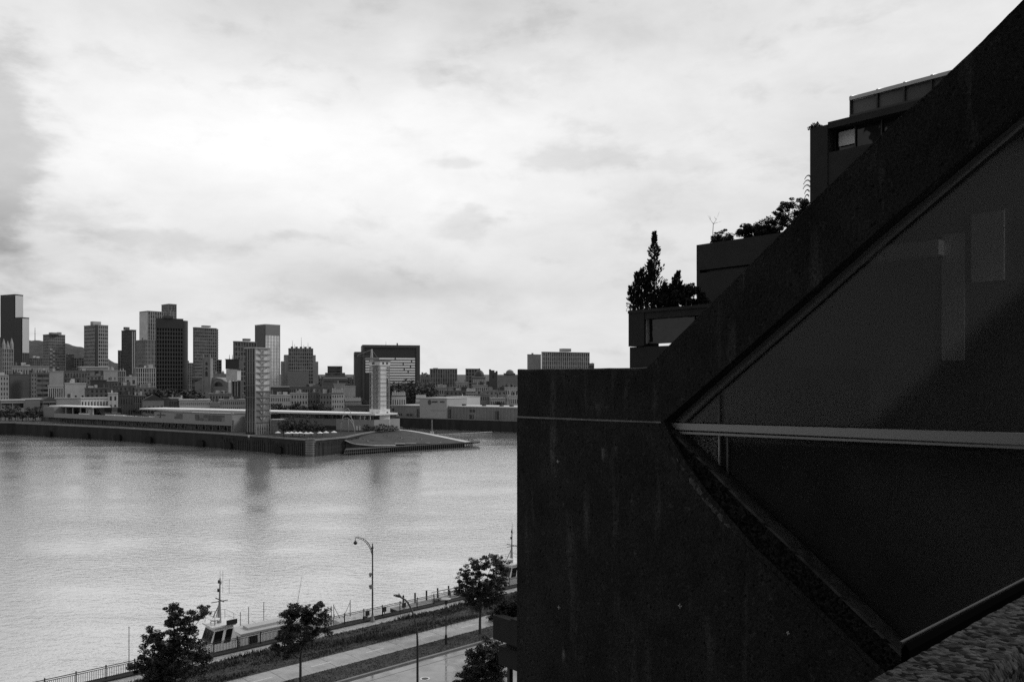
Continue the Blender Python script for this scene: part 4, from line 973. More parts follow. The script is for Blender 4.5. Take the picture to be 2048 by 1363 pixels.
for (u0,u1,z0,z1,par,fc_) in ((.2,.36,zz_(843),zz_(839),bs,0),(.66,.82,zz_(843),zz_(838),bs,0),(.66,.82,zz_(827),zz_(823.5),bs,0),(.25,.42,zm+.5,zm+1.5,tb,0),(.62,.8,zm+.5,zm+1.5,tb,0),(.15,.35,zz_(843),zz_(838),bs,1),(.6,.8,zz_(828),zz_(825),bs,1),(.15,.35,zz_(828),zz_(825),bs,1),(.5,.75,zm+.5,zm+1.5,tb,1)):
    q = MB()
    if fc_ == 0: q.box(wr*u0,wr*u1,-.06,.05,z0,z1)
    else: q.box(-.06,.05,wl*u0,wl*u1,z0,z1)
    q.build('window', M_BLACK, par)
M_LAT = mat('lattice_grey', .30, .6)
nl = 10
for (x, y) in ((.15,.15),(wr-.2,.15),(.15,wl-.2),(wr-.2,wl-.2),(.15,wl*.5),(wr*.82,.15)):
    q = MB(); q.box(x-.14,x+.14,y-.14,y+.14,zb,zm); q.build('lattice_post', M_LAT, cv)
for j in range(1, nl):
    z = zb+(zm-zb)*j/nl
    q = MB(); q.box(.0,wr,.03,.13,z-.1,z+.1); q.build('lattice_beam', M_BLACK if j % 3 == 0 else M_LAT, cv)
    q = MB(); q.box(.03,.13,.2,wl,z-.1,z+.1); q.build('lattice_beam', M_LAT, cv)
for j in range(nl):
    z0, z1 = zb+(zm-zb)*j/nl, zb+(zm-zb)*(j+1)/nl
    q = MB(); q.tube([(.08,.3,z0),(.08,wl-.3,z1)], .09, 4); q.build('lattice_brace', M_LAT, cv)
    q = MB(); q.tube([(wr*.82,.08,z0),(wr-.2,.08,z1)], .09, 4); q.build('lattice_brace', M_LAT, cv)
for y in (.3,.42,.62,.75,.86):
    q = MB(); q.tube([(.5,wl*y,zb),(.5,wl*y,zm)], .22, 6); q.build('pipe', M_LAT if y < .7 else M_CVW, cv)
q = MB(); q.box(1,wr-.6,wl*.58,wl-.4,zb,zm-.01); q.build('inner_shaft', mat('inner_shaft_grey', .20, .8, 0, .3, .4, .2), cv)
# crane on its top
cr_ = thing('roof_crane', 'small pale crane with a hanging dark block on top of the conveyor tower', 'crane', (*pxd(744,398), PZ+zt_+.4)); o0 = cr_.location.copy()
def cp(px, py): p = at(px, py, 398); return p-o0
q = MB(); a, b_ = cp(743.5,722), cp(743.5,698); q.tube([a+Vector((-.5,0,0)), b_+Vector((-.2,0,0))], .16, 5); q.tube([a+Vector((.5,0,0)), b_+Vector((.2,0,0))], .16, 5)
for k in range(6): q.tube([a.lerp(b_,k/6)+Vector((-.5+.05*k,0,0)), a.lerp(b_,(k+1)/6)+Vector((.45-.05*k,0,0))], .08, 4)
q.build('mast', M_WHITE, cr_)
q = MB(); q.tube([cp(743.5,699), cp(712,711)], .13, 4); q.build('jib', M_STEEL, cr_)
q = MB(); q.tube([cp(744,712), cp(712,711)], .04, 4); q.tube([cp(743.5,699), cp(760,722)], .05, 4); q.build('cable', M_STEEL, cr_)
q = MB(); q.cbox(cp(712,711), 1.6, 1.2, .9); q.build('counterweight', M_BLACK, cr_)
q = MB(); q.box(-3,4,-3,-2.9,.2,1.2); q.build('roof_rail', M_STEEL, cr_)

# trees, parasols by the terminal end
def fartree_proto(name, label, cat, h, r_, seed, group, n=260, leaf=.55, m=None):
    r = random.Random(seed); t = thing(name, label, cat, (0,0,0), 0, group)
    q = MB(); q.tube([(0,0,-.5),(r.uniform(-.2,.2),0,h*.35),(r.uniform(-.4,.4),.1,h*.7)], [h*.03,h*.024,h*.01], 5); q.build('trunk', M_BARK, t)
    b = MB()
    for i in range(9):
        a = r.uniform(0,6.28); d = r.uniform(.1,.7)*r_; zc = h*r.uniform(.38,.86)
        leaf_cloud(b, (math.cos(a)*d, math.sin(a)*d, zc), r_*.5, r_*.5, h*.17, n//9, leaf, r, .2, .1)
    b.build('crown', m or M_LEAF, t); return t
TP = [fartree_proto('pier_tree', 'small dark round tree among white parasols on the pier end', 'tree', 8.2, 3.2, 31, 'trees on the pier end', 500, .5)]
TP[0].location = (*pxd(568,352), PZ); kk = children_of(TP[0])
for (px, D, s_) in ((585,356,1.0),(598,352,.85),(609,358,1.05),(622,352,.75),(634,360,.8),(576,362,1.05),(645,362,.6)):
    dup(TP[0], (*pxd(px,D), PZ), random.uniform(0,6), scale=s_, kids=kk)
pr = None
for (px, D) in ((556,349),(575,345),(583,347),(592,345.5),(600,347),(612,344),(621,345),(640,347),(668,352),(652,350)):
    if pr is None:
        pr = thing('parasol', 'small white parasol under the trees on the pier end', 'parasol', (*pxd(px,D),PZ), 0, 'white parasols on the pier end')
        q = MB(); q.tube([(0,0,0),(0,0,2.3)], .05, 5); q.build('pole', M_STEEL, pr); q = MB(); q.lathe([(1.35,1.75),(1.3,1.85),(.05,2.45)], 8); q.build('canopy', M_WHITE, pr); prk = children_of(pr)
    else: dup(pr, (*pxd(px,D),PZ), random.uniform(0,3), kids=prk)
sh = None
for (px, D, s_) in ((733,392,1.0),(741,390,.8),(752,391,.9),(764,393,1.1),(774,394,.9),(785,400,.8),(793,402,.6),(748,396,1.1)):
    if sh is None:
        sh = thing('shrub', 'dark shrub at the foot of the white conveyor tower', 'shrub', (*pxd(px,D),PZ), 0, 'shrubs round the conveyor tower')
        r_ = random.Random(4); q = MB(); leaf_cloud(q, (0,0,1.5), 2.4,2.0,1.9, 160, .4, r_); q.build('foliage', M_LEAF, sh); q = MB(); q.tube([(0,0,-.3),(0,0,1.5)], .12, 5); q.build('stem', M_BARK, sh); shk = children_of(sh)
    else: dup(sh, (*pxd(px,D),PZ), random.uniform(0,6), scale=s_, kids=shk)
# ================================================================== the city
WALLS = {}
def wall_mat(g):
    g = round(g, 2)
    return mat('facade_%02d' % int(g*100), g, .85, 0, .4, .16, .09)
M_ROOFD = mat('dark_roof', .06, .8); M_ROOFL = mat('pale_roof', .5, .8)
def bldg(name, label, xl, xc, xr, yt, D, style='mason', g=.25, nx=None, nf=None, cat='building', delta=None, roof='flat', pent=None, units=4, base=None, glass=None, panes=False, wl=None, gl=None, group=None, ny=None):
    px_c = xc; u = (px_c-1024)/F
    if delta is None: delta = 26 if xc > xl+1 else 2.5
    th = math.atan(-u)+R(delta)
    zb = (terr(D)-1.5) if base is None else base
    c = Vector((u*D, D, zb)); H = zat(yt, D)-zb
    rd, ld = Vector((math.cos(th),math.sin(th),0)), Vector((-math.sin(th),math.cos(th),0))
    wr = abs(flen(c.x,c.y,rd,xr))
    if wl is None:
        wl = abs(flen(c.x,c.y,ld,xl)) if xc > xl+1 else max(6, min(wr*.8, 18))
    wl = max(4, min(wl, 90)); wr = max(2, min(wr, 140))
    t = thing(name, label, cat, c, th, group); r = random.Random(int(xl*31+yt*7+D))
    W = wall_mat(g); d = .45
    if style == 'blank':
        q = MB(); q.box(0,wr,0,wl,0,H); wall = q.build('wall', W, t)
        n = nx or 0
        for i in range(n):
            q = MB(); x = wr*(i+.5)/n; q.box(x-.6,x+.6,-.06,.05,H*.55,H*.55+1.6); q.build('window', M_CITYGLASS, wall)
    else:
        pw, sh, pp, fh = {'grid':(.95,.9,3.2,3.5),'vert':(1.0,.45,2.6,3.6),'bands':(.4,1.7,9.0,3.6),'glass':(.16,.22,3.2,3.8),'mason':(1.7,1.8,3.1,3.5),'blocks':(1.2,1.4,5,5)}[style]
        nX = nx or max(2, round(wr/pp)); nY = ny or max(2, round(wl/(wr/nX))) if style != 'bands' else max(1, round(wl/pp)); nF = nf or max(1, round(H/fh))
        kx = (wr/nX)/pp; pw *= kx; sh *= (H/nF)/fh
        pw = min(pw, wr/nX*.7)
        GM = glass or M_CITYGLASS
        q = MB(); q.box(d,wr-.02,d,wl-.02,0,H-.05); q.build('glass', GM, t)
        q = MB()
        for i in range(nX+1):
            x = wr*i/nX; q.box(max(0,x-pw/2), min(wr,x+pw/2), 0, d+.02, 0, H)
        for j in range(nF+1):
            z = H*j/nF; q.box(.02, wr-.02, .07, d+.01, max(0.01,z-sh*.6), min(H-.01,z+sh*.4))
        for i in range(nY+1):
            y = d+.04+(wl-d-.04)*i/nY; q.box(0, d+.02, max(d+.04,y-pw/2), min(wl,y+pw/2), 0, H)
        for j in range(nF+1):
            z = H*j/nF; q.box(.07, d+.01, d+.05, wl-.02, max(0.01,z-sh*.6), min(H-.01,z+sh*.4))
        q.box(wr+.001, wr+.3, 0.1, wl, 0, H); q.box(.1, wr, wl+.001, wl+.3, 0, H)
        wall = q.build('wall', W, t)
        if panes:
            pz_ = None
            for i in range(nX):
                for j in range(nF):
                    x = wr*(i+.5)/nX; z = H*(j+.5)/nF
                    if pz_ is None:
                        w2, h2 = wr/nX/2-pw*.35, H/nF/2-sh*.42
                        b = MB(); b.box(-w2,w2,d-.12,d-.03,-h2,h2); pz_ = b.build('window', GM, t); pz_.location = (x,0,z)
                    else: piece(pz_, (x,0,z), t)
    if roof == 'flat':
        q = MB(); q.box(-.25,wr+.35,-.25,wl+.35,H+.002,H+.7); q.build('roof', gl or W, t)
        for i in range(units):
            w = r.uniform(.08,.25)*min(wr, 30); q = MB(); x = r.uniform(.1,.7)*wr; y = r.uniform(.1,.6)*wl
            q.box(x,min(wr-.3,x+w),y,min(wl-.2,y+w),H+.7,H+.7+r.uniform(1.0,3.2)); q.build('rooftop_unit', r.choice([M_ROOFD, W, M_ROOFL]), t)
    elif roof == 'light':
        q = MB(); q.box(-.4,wr+.5,-.4,wl+.5,H+.002,H+.9); q.build('roof', M_ROOFL, t)
    elif roof == 'mansard':
        hh = min(4.2, wr*.25); i_ = 1.5
        q = MB(); q.add([(-.3,-.3,H+.01),(wr+.3,-.3,H+.01),(wr+.3,wl+.3,H+.01),(-.3,wl+.3,H+.01),(i_,i_,H+hh),(wr-i_,i_,H+hh),(wr-i_,wl-i_,H+hh),(i_,wl-i_,H+hh)],[(0,3,2,1),(4,5,6,7),(0,1,5,4),(1,2,6,5),(2,3,7,6),(3,0,4,7)]); rf = q.build('roof', M_ROOFD, t)
        n = nx or max(2, round(wr/3.4)); dm = None
        for i in range(n):
            x = wr*(i+.5)/n
            if dm is None:
                q = MB(); q.box(-.7,.7,-.05,1.5,.5,2.3); q.prism([(-.9,2.3),(.9,2.3),(0,3.0)], lambda a,c_:(a,-.2,c_), lambda a,c_:(a,1.6,c_)); dm = q.build('dormer', mat('dormer_white',.55,.7), rf); dm.location = (x,0,H)
            else: piece(dm, (x,0,H), rf)
        q = MB(); q.box(wr*.2,wr*.2+1,wl*.4,wl*.4+1,H+hh-.2,H+hh+1.8); q.build('chimney', W, t)
    elif roof == 'gable':
        hh = wr*.3
        q = MB(); q.prism([(-.3,H+.01),(wr+.3,H+.01),(wr*.5,H+hh)], lambda a,c_:(a,-.3,c_), lambda a,c_:(a,wl+.3,c_)); q.build('roof', M_ROOFD, t, fix=True)
    if pent:
        for (pl, pr_, py) in pent:
            dd = D+wl*.3; a = (pl-1024)/F*dd; b_ = (pr_-1024)/F*dd; hp = zat(py, dd)-zb
            M = Matrix.Rotation(-th, 3, 'Z'); mid = M @ (Vector(((a+b_)/2, dd, 0))-Vector((c.x,c.y,0))); hw = (b_-a)/2*.93
            q = MB(); q.box(mid.x-hw,mid.x+hw,mid.y-hw*.7,mid.y+hw*.7,H+.71,hp); q.build('penthouse', W, t)
    return t, wr, wl, H, W
def mast_on(t, x, y, z0, h, r0=.25, nm='antenna'):
    q = MB(); q.tube([(x,y,z0),(x,y,z0+h)], [r0,r0*.4], 4); return q.build(nm, M_STEEL, t)

# --- skyscrapers, left to right
t,wr,wl,H,W = bldg('office_tower','tall dark slab tower at the far left with a bright glass right side', 1,30,46,589,1150,'glass',.06,nx=4,nf=44,glass=mat('grey_curtain_glass',.10,.25),units=0,delta=34)
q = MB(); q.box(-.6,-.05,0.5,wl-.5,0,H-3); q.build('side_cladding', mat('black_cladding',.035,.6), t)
q = MB(); q.box(.3,wr-.2,-.5,-.05,H*.40,H-1); q.build('glass_curtain', mat('sky_painted_curtain',.62,.3,.2), t)  # pale colour paints in the sky mirrored by this glass side
t,wr,wl,H,W = bldg('office_tower','lower dark slab with pale glass side against the tallest left tower', 28,44,58,635,1130,'glass',.06,nx=4,nf=36,glass=MATS['grey_curtain_glass'],units=0,delta=34)
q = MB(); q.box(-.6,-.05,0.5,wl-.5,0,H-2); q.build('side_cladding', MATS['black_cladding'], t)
q = MB(); q.box(.3,wr-.2,-.5,-.05,H*.5,H-1); q.build('glass_curtain', MATS['sky_painted_curtain'], t)
bldg('apartment_tower','tower with pale checkered balcony strip standing before the wooded mountain',86,98,130,669,1000,'grid',.30,nx=8,nf=20,pent=[(100,118,665)],units=1,delta=24)
_q = bpy.data.objects[[o.name for o in COL.objects if o.get('label','').startswith('tower with pale checkered')][0]]
ck_ = None
for i in range(2):
    for j in range(17):
        if (i+j) % 2: continue
        if ck_ is None: q = MB(); q.box(0,3.0,-.55,-.02,0,2.3); ck_ = q.build('balcony_panel', M_OFFWHITE, _q); ck_.location = (.8+i*3.2,0,12+j*2.45)
        else: piece(ck_, (.8+i*3.2,0,12+j*2.45), _q)
t,wr,wl,H,W = bldg('office_tower','dark gridded tower with a dark recess down its corner, alone against the sky',168,193,216,650,1010,'grid',.38,nx=6,nf=18,pent=[(183,200,643)],units=0)
q = MB(); q.box(-1.2,1.6,-1.0,1.4,0,H+.4); q.build('corner_shaft', MATS['black_cladding'], t)
bldg('office_tower','slim grey tower edge showing left of the narrow dark tower',236,236,245,701,1250,'vert',.18,units=0)
t,wr,wl,H,W = bldg('office_tower','narrow dark tower with bright vertical strips on its right edge',243,263,272,660,1040,'vert',.13,nx=4,nf=20,pent=[(248,258,654)],units=0)
for x in (.15,.6):
    q = MB(); q.box(wr*x,wr*x+.9,-.3,-.02,0,H-2); q.build('bright_strip', M_OFFWHITE, t)
t,wr,wl,H,W = bldg('office_tower','pale stone tower with tall blank top rising behind the black gridded tower',279,296,332,622,1180,'vert',.30,nx=8,nf=20,units=0)
q = MB(); q.box(-.5,-.02,.5,wl-.5,0,H-1); q.build('lit_side', mat('lit_stone_side',.62,.8,0,.4,.2,.1), t)  # light on the left side painted in with a paler stone colour
t,wr,wl,H,W = bldg('office_tower','highest pale stone block stepped up behind the black gridded tower',323,338,353,608,1210,'vert',.30,nx=5,nf=30,units=0)
for x in (.1,.5,.85):
    q = MB(); q.box(wr*x,wr*x+1.2,-.25,-.02,H-9,H-1.2); q.build('louvre', M_BLACK, t)
bldg('apartment_tower','pale ribbed apartment tower tucked against the left flank of the black gridded tower',272,292,312,680,930,'vert',.30,nx=7,nf=14,units=2)
t,wr,wl,H,W = bldg('office_tower','broad black gridded tower with a rounded right corner',313,313,366,637,800,'grid',.10,nx=10,nf=20,units=0,pent=[(326,346,632)],glass=mat('black_tower_glass',.005,.5,0,.2))
b = MB()
prof_ = [(wr+.35,.0)]+[(wr+.35+4.6*math.sin(a*math.pi/14), 4.6*(1-math.cos(a*math.pi/14))) for a in range(1,8)]+[(wr+4.95,wl),(wr+.35,wl)]
b.prism(prof_, lambda x,y:(x,y,0), lambda x,y:(x,y,H-1.0)); b.build('rounded_corner', mat('black_tower_wall',.045,.5), t, fix=True)
q = MB(); q.box(0,wr,-.2,-.02,H-9,H); q.build('blank_top', MATS['black_tower_wall'], t)
bldg('office_block','plain grey block in the gap right of the black gridded tower',369,371,386,726,1050,'vert',.20,units=1)
t,wr,wl,H,W = bldg('apartment_tower','dark gridded tower with a fringe of balconies down its right edge',386,390,433,655,980,'grid',.22,nx=11,nf=20,units=0,pent=[(404,420,651)])
bal = None
for j in range(26):
    if bal is None: q = MB(); q.box(wr+.4,wr+3.6,.5,9,-.15,.25); bal = q.build('balcony', M_OFFWHITE, t); bal.location = (0,0,H*(j+.5)/26)
    else: piece(bal, (0,0,H*(j+.5)/26), t)
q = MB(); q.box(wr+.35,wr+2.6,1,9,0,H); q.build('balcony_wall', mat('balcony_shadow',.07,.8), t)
bldg('office_block','small grey block beneath the balcony fringed tower',431,431,443,720,1000,'grid',.16,units=1)
bldg('office_tower','grey flat topped tower directly behind the glass stair tower',468,470,513,683,820,'grid',.18,nx=8,nf=12,units=0,pent=[(486,500,677)])
t,wr,wl,H,W = bldg('glass_tower','tall pale mirrored tower just right of the glass stair tower',510,531,560,649,860,'glass',.45,nx=5,nf=22,glass=mat('pale_mirror_glass',.85,.16,.7,.5,.5,.08,0,8,0,.25),units=0,delta=30,cat='tower')
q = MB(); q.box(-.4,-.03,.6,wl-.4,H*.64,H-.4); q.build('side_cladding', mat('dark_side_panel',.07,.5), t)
q = MB(); q.box(.2,wr-.1,-.3,-.02,H*.86,H-.3); q.build('crown_screen', mat('crown_screen',.22,.5), t)
# stepped tower
t,wr,wl,H,W = bldg('office_tower','broad stepped tower with antennas on its notched top',578,578,626,697,950,'grid',.32,nx=11,nf=13,units=0)
kx = wr/48.0
for (a,b_,y,dy) in ((569,577.6,709,3),(626.4,632,709,3),(563,568.6,722,6),(632.4,637.5,722,6)):
    hh = zat(y,950)-(terr(950)-1.5); q = MB(); q.box((a-578)*kx,(b_-578)*kx,dy,wl+4,0,hh); q.build('shoulder', W, t)
hh = zat(742,950)-(terr(950)-1.5); q = MB(); q.box((575-578)*kx,(617-578)*kx,-9,-.6,0,hh); q.build('front_block', mat('front_block_grey',.24,.8), t)
for k in range(5):
    q = MB(); x = (582+k*9-578)*kx; q.box(x,x+2.6,2,6,H+.7,H+2.6); q.build('rooftop_unit', M_ROOFD, t)
for k, h_ in ((.15,9),(.24,5),(.52,13),(.62,4),(.8,7)): mast_on(t, wr*k, 4, H+.7, h_, .3)
# little ziggurat
t,wr,wl,H,W = bldg('office_block','small terraced pyramid block between the stepped tower and the big dark slab',656,656,684,733,860,'grid',.13,nx=7,nf=10,units=0)
for i,(a,b_,y) in enumerate(((651,690,745),(647,694,752),(645,696,759))):
    hh = zat(y,860)-(terr(860)-1.5); q = MB(); q.box((a-656)*wr/28,(b_-656)*wr/28,-1.5-1.5*i,wl+1.5*i,0,hh); q.build('terrace', mat('terrace_grey',.15,.8), t)
    q = MB(); q.box((a-656)*wr/28,(b_-656)*wr/28,-1.58-1.5*i,-1.52-1.5*i,hh-2.2,hh-1.2); q.build('window_band', M_ROOFL if i == 1 else M_CITYGLASS, t)
# courthouse slab
CDD = 700; th0 = R(13); zb0 = terr(CDD)-2; c = Vector(((725-1024)/F*CDD, CDD, zb0)); H = zat(689,CDD)-zb0
rd, ld = Vector((math.cos(th0),math.sin(th0),0)), Vector((-math.sin(th0),math.cos(th0),0)); wr = flen(c.x,c.y,rd,840)
t = thing('office_slab', 'huge dark slab building with bright horizontal window bands', 'building', c, th0)
MD = mat('dark_granite', .055, .6); MDF = mat('dark_granite_frame', .085, .6)
kx = wr/115.0; hz2 = lambda y: zat(y,CDD)-zb0
q = MB(); q.box(.6,wr-.6,1.2,30,0,H-.5); q.build('body', MD, t)
q = MB(); q.box(0,1.7,0,30.2,0,H); q.box(wr-3.2,wr,0,30.2,0,H); q.box(1.71,wr-3.21,0,30.2,H-2.3,H); q.build('frame', MDF, t)
q = MB(); q.box(-6.5,-.05,3,26,0,hz2(703)); q.build('side_wing', MDF, t)
bd = None
for j in range(12):
    y = 716.5+j*5.3; x0_ = (731-725)*kx if j < 6 else (773+2*(j>7)-725)*kx; x1_ = (832.5-725)*kx-1.0
    q = MB(); z = hz2(y); q.box(x0_,x1_,.95,1.19,z-.72,z+.72); q.build('window_band', mat('bright_band',.9,.22,.85), t)
    q = MB(); q.box(x0_,x1_,.5,1.18,z-1.25,z-.95); q.build('sill_band', MD, t)
for (j,x) in ((0,789),(1,822),(2,805),(3,820),(4,807),(5,815)):
    q = MB(); y = 716.5+j*5.3; q.box((x-725)*kx,(x-725)*kx+1.0,.7,.94,hz2(y)-.8,hz2(y)+.8); q.build('column', MD, t)
mast_on(t,(773-725)*kx,9,H,3.5,.2); q = MB(); q.box((794-725)*kx,(796.5-725)*kx,5,6.5,H,H+2); q.build('rooftop_unit', MD, t)
bldg('office_block','grey block with vertical piers right of the big dark slab',861,861,914,738,840,'vert',.27,nx=11,nf=7,units=0,pent=[(866,876,735.5)])
bldg('office_block','pale plain block standing behind the dark domed hall',932,932,960,738,900,'grid',.22,nx=5,nf=8,units=0)
t,wr,wl,H,W = bldg('hospital_block','pale hospital block with ribbed front showing above the concrete wall',1083,1086,1179,704,1150,'vert',.42,nx=22,nf=8,units=0,pent=[(1120,1141,697)],gl=M_ROOFD)
bldg('hospital_wing','grey left wing of the pale hospital above the concrete wall',1055,1057,1082,709,1160,'blank',.27,units=1)
bldg('hospital_annex','low stepped grey annex at the right end of the pale hospital',1178,1178,1188,727,1155,'bands',.25,units=1,nf=4)

# --- church, tank, dark church tower, domed hall
t = thing('church', 'grey stone church with a tall twin pinnacled tower and arched gable', 'church', at(413,775,760)); t.location.z = terr(760)-1; z0 = t.location.z; k = 760/F; MS = mat('church_stone', .26, .85, 0, .3, .25, .1)
hh = zat(716,760)-z0
q = MB(); q.box(-3.6,3.6,0,7,0,hh); twr = q.build('bell_tower', MS, t)
for sx in (-3.3,3.3):
    q = MB(); q.box(sx-.55,sx+.55,-.5,-.01,0,hh+1.0); q.prism([(-.55,0),(.55,0),(0,3)], lambda a,c_:(sx+a,-.5,hh+1.0+c_), lambda a,c_:(sx+a,.5,hh+1.0+c_)); q.build('pinnacle', MS, twr)
for (y0,y1,w) in ((752,742,1.1),(739,734,1.0),(730,724,1.0)):
    q = MB(); q.prism([(-w,zat(y0,760)-z0),(w,zat(y0,760)-z0),(w,zat(y1,760)-z0-.8),(0,zat(y1,760)-z0+.6),(-w,zat(y1,760)-z0-.8)], lambda a,c_:(a,-.08,c_), lambda a,c_:(a,.1,c_)); q.build('belfry_opening', M_BLACK, twr)
xg0, xg1 = (386-413)*k, (452-413)*k; hw = (zat(775,760)-z0)
q = MB(); q.box(xg0,xg1,4,40,-2,zat(764,760)-z0); q.prism([(xg0,zat(764,760)-z0),(xg1,zat(764,760)-z0),(xg1-6,zat(757,760)-z0),((xg0+xg1)/2+3,zat(754,760)-z0),(xg0+8,zat(757,760)-z0)], lambda a,c_:(a,4,c_), lambda a,c_:(a,40,c_)); q.build('nave', MS, t, fix=True)
xc_ = (434-413)*k
for rad in (7.2,4.4):
    q = MB(); q.tube([(xc_+rad*math.cos(a*math.pi/10), 3.9, zat(772,760)-z0+rad*math.sin(a*math.pi/10)) for a in range(11)], .35, 5); q.build('arch_rib', MATS['front_block_grey'], t)
q = MB(); q.prism([(xc_+4.2*math.cos(a*math.pi/10), zat(772,760)-z0+4.2*math.sin(a*math.pi/10)) for a in range(11)], lambda a,c_:(a,3.95,c_), lambda a,c_:(a,4.2,c_)); q.build('arched_window', M_CITYGLASS, t)
t = thing('water_tank', 'dark rooftop tank above a pale box on thin legs left of the glass stair tower', 'water tank', at(464,788,600)); t.location.z = terr(600); z0 = t.location.z; k = 600/F
zz2 = lambda y: zat(y,600)-z0
q = MB(); q.box(-13*k,14*k,0,9,zz2(737.5),zz2(719)); q.box(-14*k,15*k,-.4,9.4,zz2(719)+.002,zz2(717.6)); q.build('tank', M_BLACK, t)
q = MB(); q.box(-12*k,10*k,.2,8.8,zz2(760),zz2(738)); q.build('pale_box', mat('pale_tank_box',.50,.7,0,.4,.15,.3), t)
for x in (-10,-2,4,9):
    q = MB(); q.tube([(x*k,2,0),(x*k,2,zz2(760))], .35, 6); q.build('leg', M_STEEL, t)
q = MB(); q.box(-5*k,13*k,4,9,0,zz2(762)); q.build('support_wall', mat('dark_support',.06,.9), t)
for x in (-7,-1): mast_on(t, x*k, 2, zz2(718), 3.4, .3)
t = thing('church', 'dark square church tower with corner turrets beside the domed hall', 'church', at(986,785,780)); t.location.z = terr(780)-1; z0 = t.location.z; k = 780/F; zz2 = lambda y: zat(y,780)-z0; MDS = mat('dark_church_stone',.10,.9,0,.3,.3,.1)
q = MB(); q.box(-8*k,9*k,0,8,0,zz2(744)); twr = q.build('bell_tower', MDS, t)
for (a,b_,y) in ((-8,-4.5,738),(-3.5,3,740),(5,9,741.5),(-4.4,-3.6,739)):
    q = MB(); q.box(a*k,b_*k,0,3,zz2(744)+.002,zz2(y)); q.build('turret', MDS, twr)
q = MB(); q.box(-1*k,2*k,-.07,.05,zz2(756),zz2(749)); q.build('belfry_opening', M_BLACK, twr)
q = MB(); q.box(-14*k,-8*k-.01,2,20,0,zz2(762)); q.build('nave', MDS, t)
t = thing('domed_hall', 'old stone market hall with a dark rounded dome', 'building', at(958,785,820)); t.location.z = terr(820)-1; z0 = t.location.z; k = 820/F; zz2 = lambda y: zat(y,820)-z0
q = MB(); q.box(-13*k,13*k,0,16,0,zz2(754)); q.build('wall', wall_mat(.2), t)
q = MB(); q.box(-14*k,14*k,-.5,16.5,zz2(754)+.002,zz2(752.6)); q.build('cornice', M_OFFWHITE, t)
q = MB(); q.lathe([(10*k,zz2(752.5)),(10*k,zz2(749)),(8.6*k,zz2(745)),(6*k,zz2(741.5)),(2.5*k,zz2(739.4)),(1.4*k,zz2(738.5)),(1.4*k,zz2(737)),(.1,zz2(735.5))], 16, (0,8,0)); q.build('dome', mat('dark_dome',.04,.6), t, smooth=False)
wnd = None
for i in range(7):
    q = MB(); x = (-11+i*3.6)*k
    if wnd is None: q.box(-.7,.7,-.07,.05,zz2(765),zz2(758)); wnd = q.build('window', M_OFFWHITE, t); wnd.location = (x,0,0)
    else: piece(wnd, (x,0,0), t)

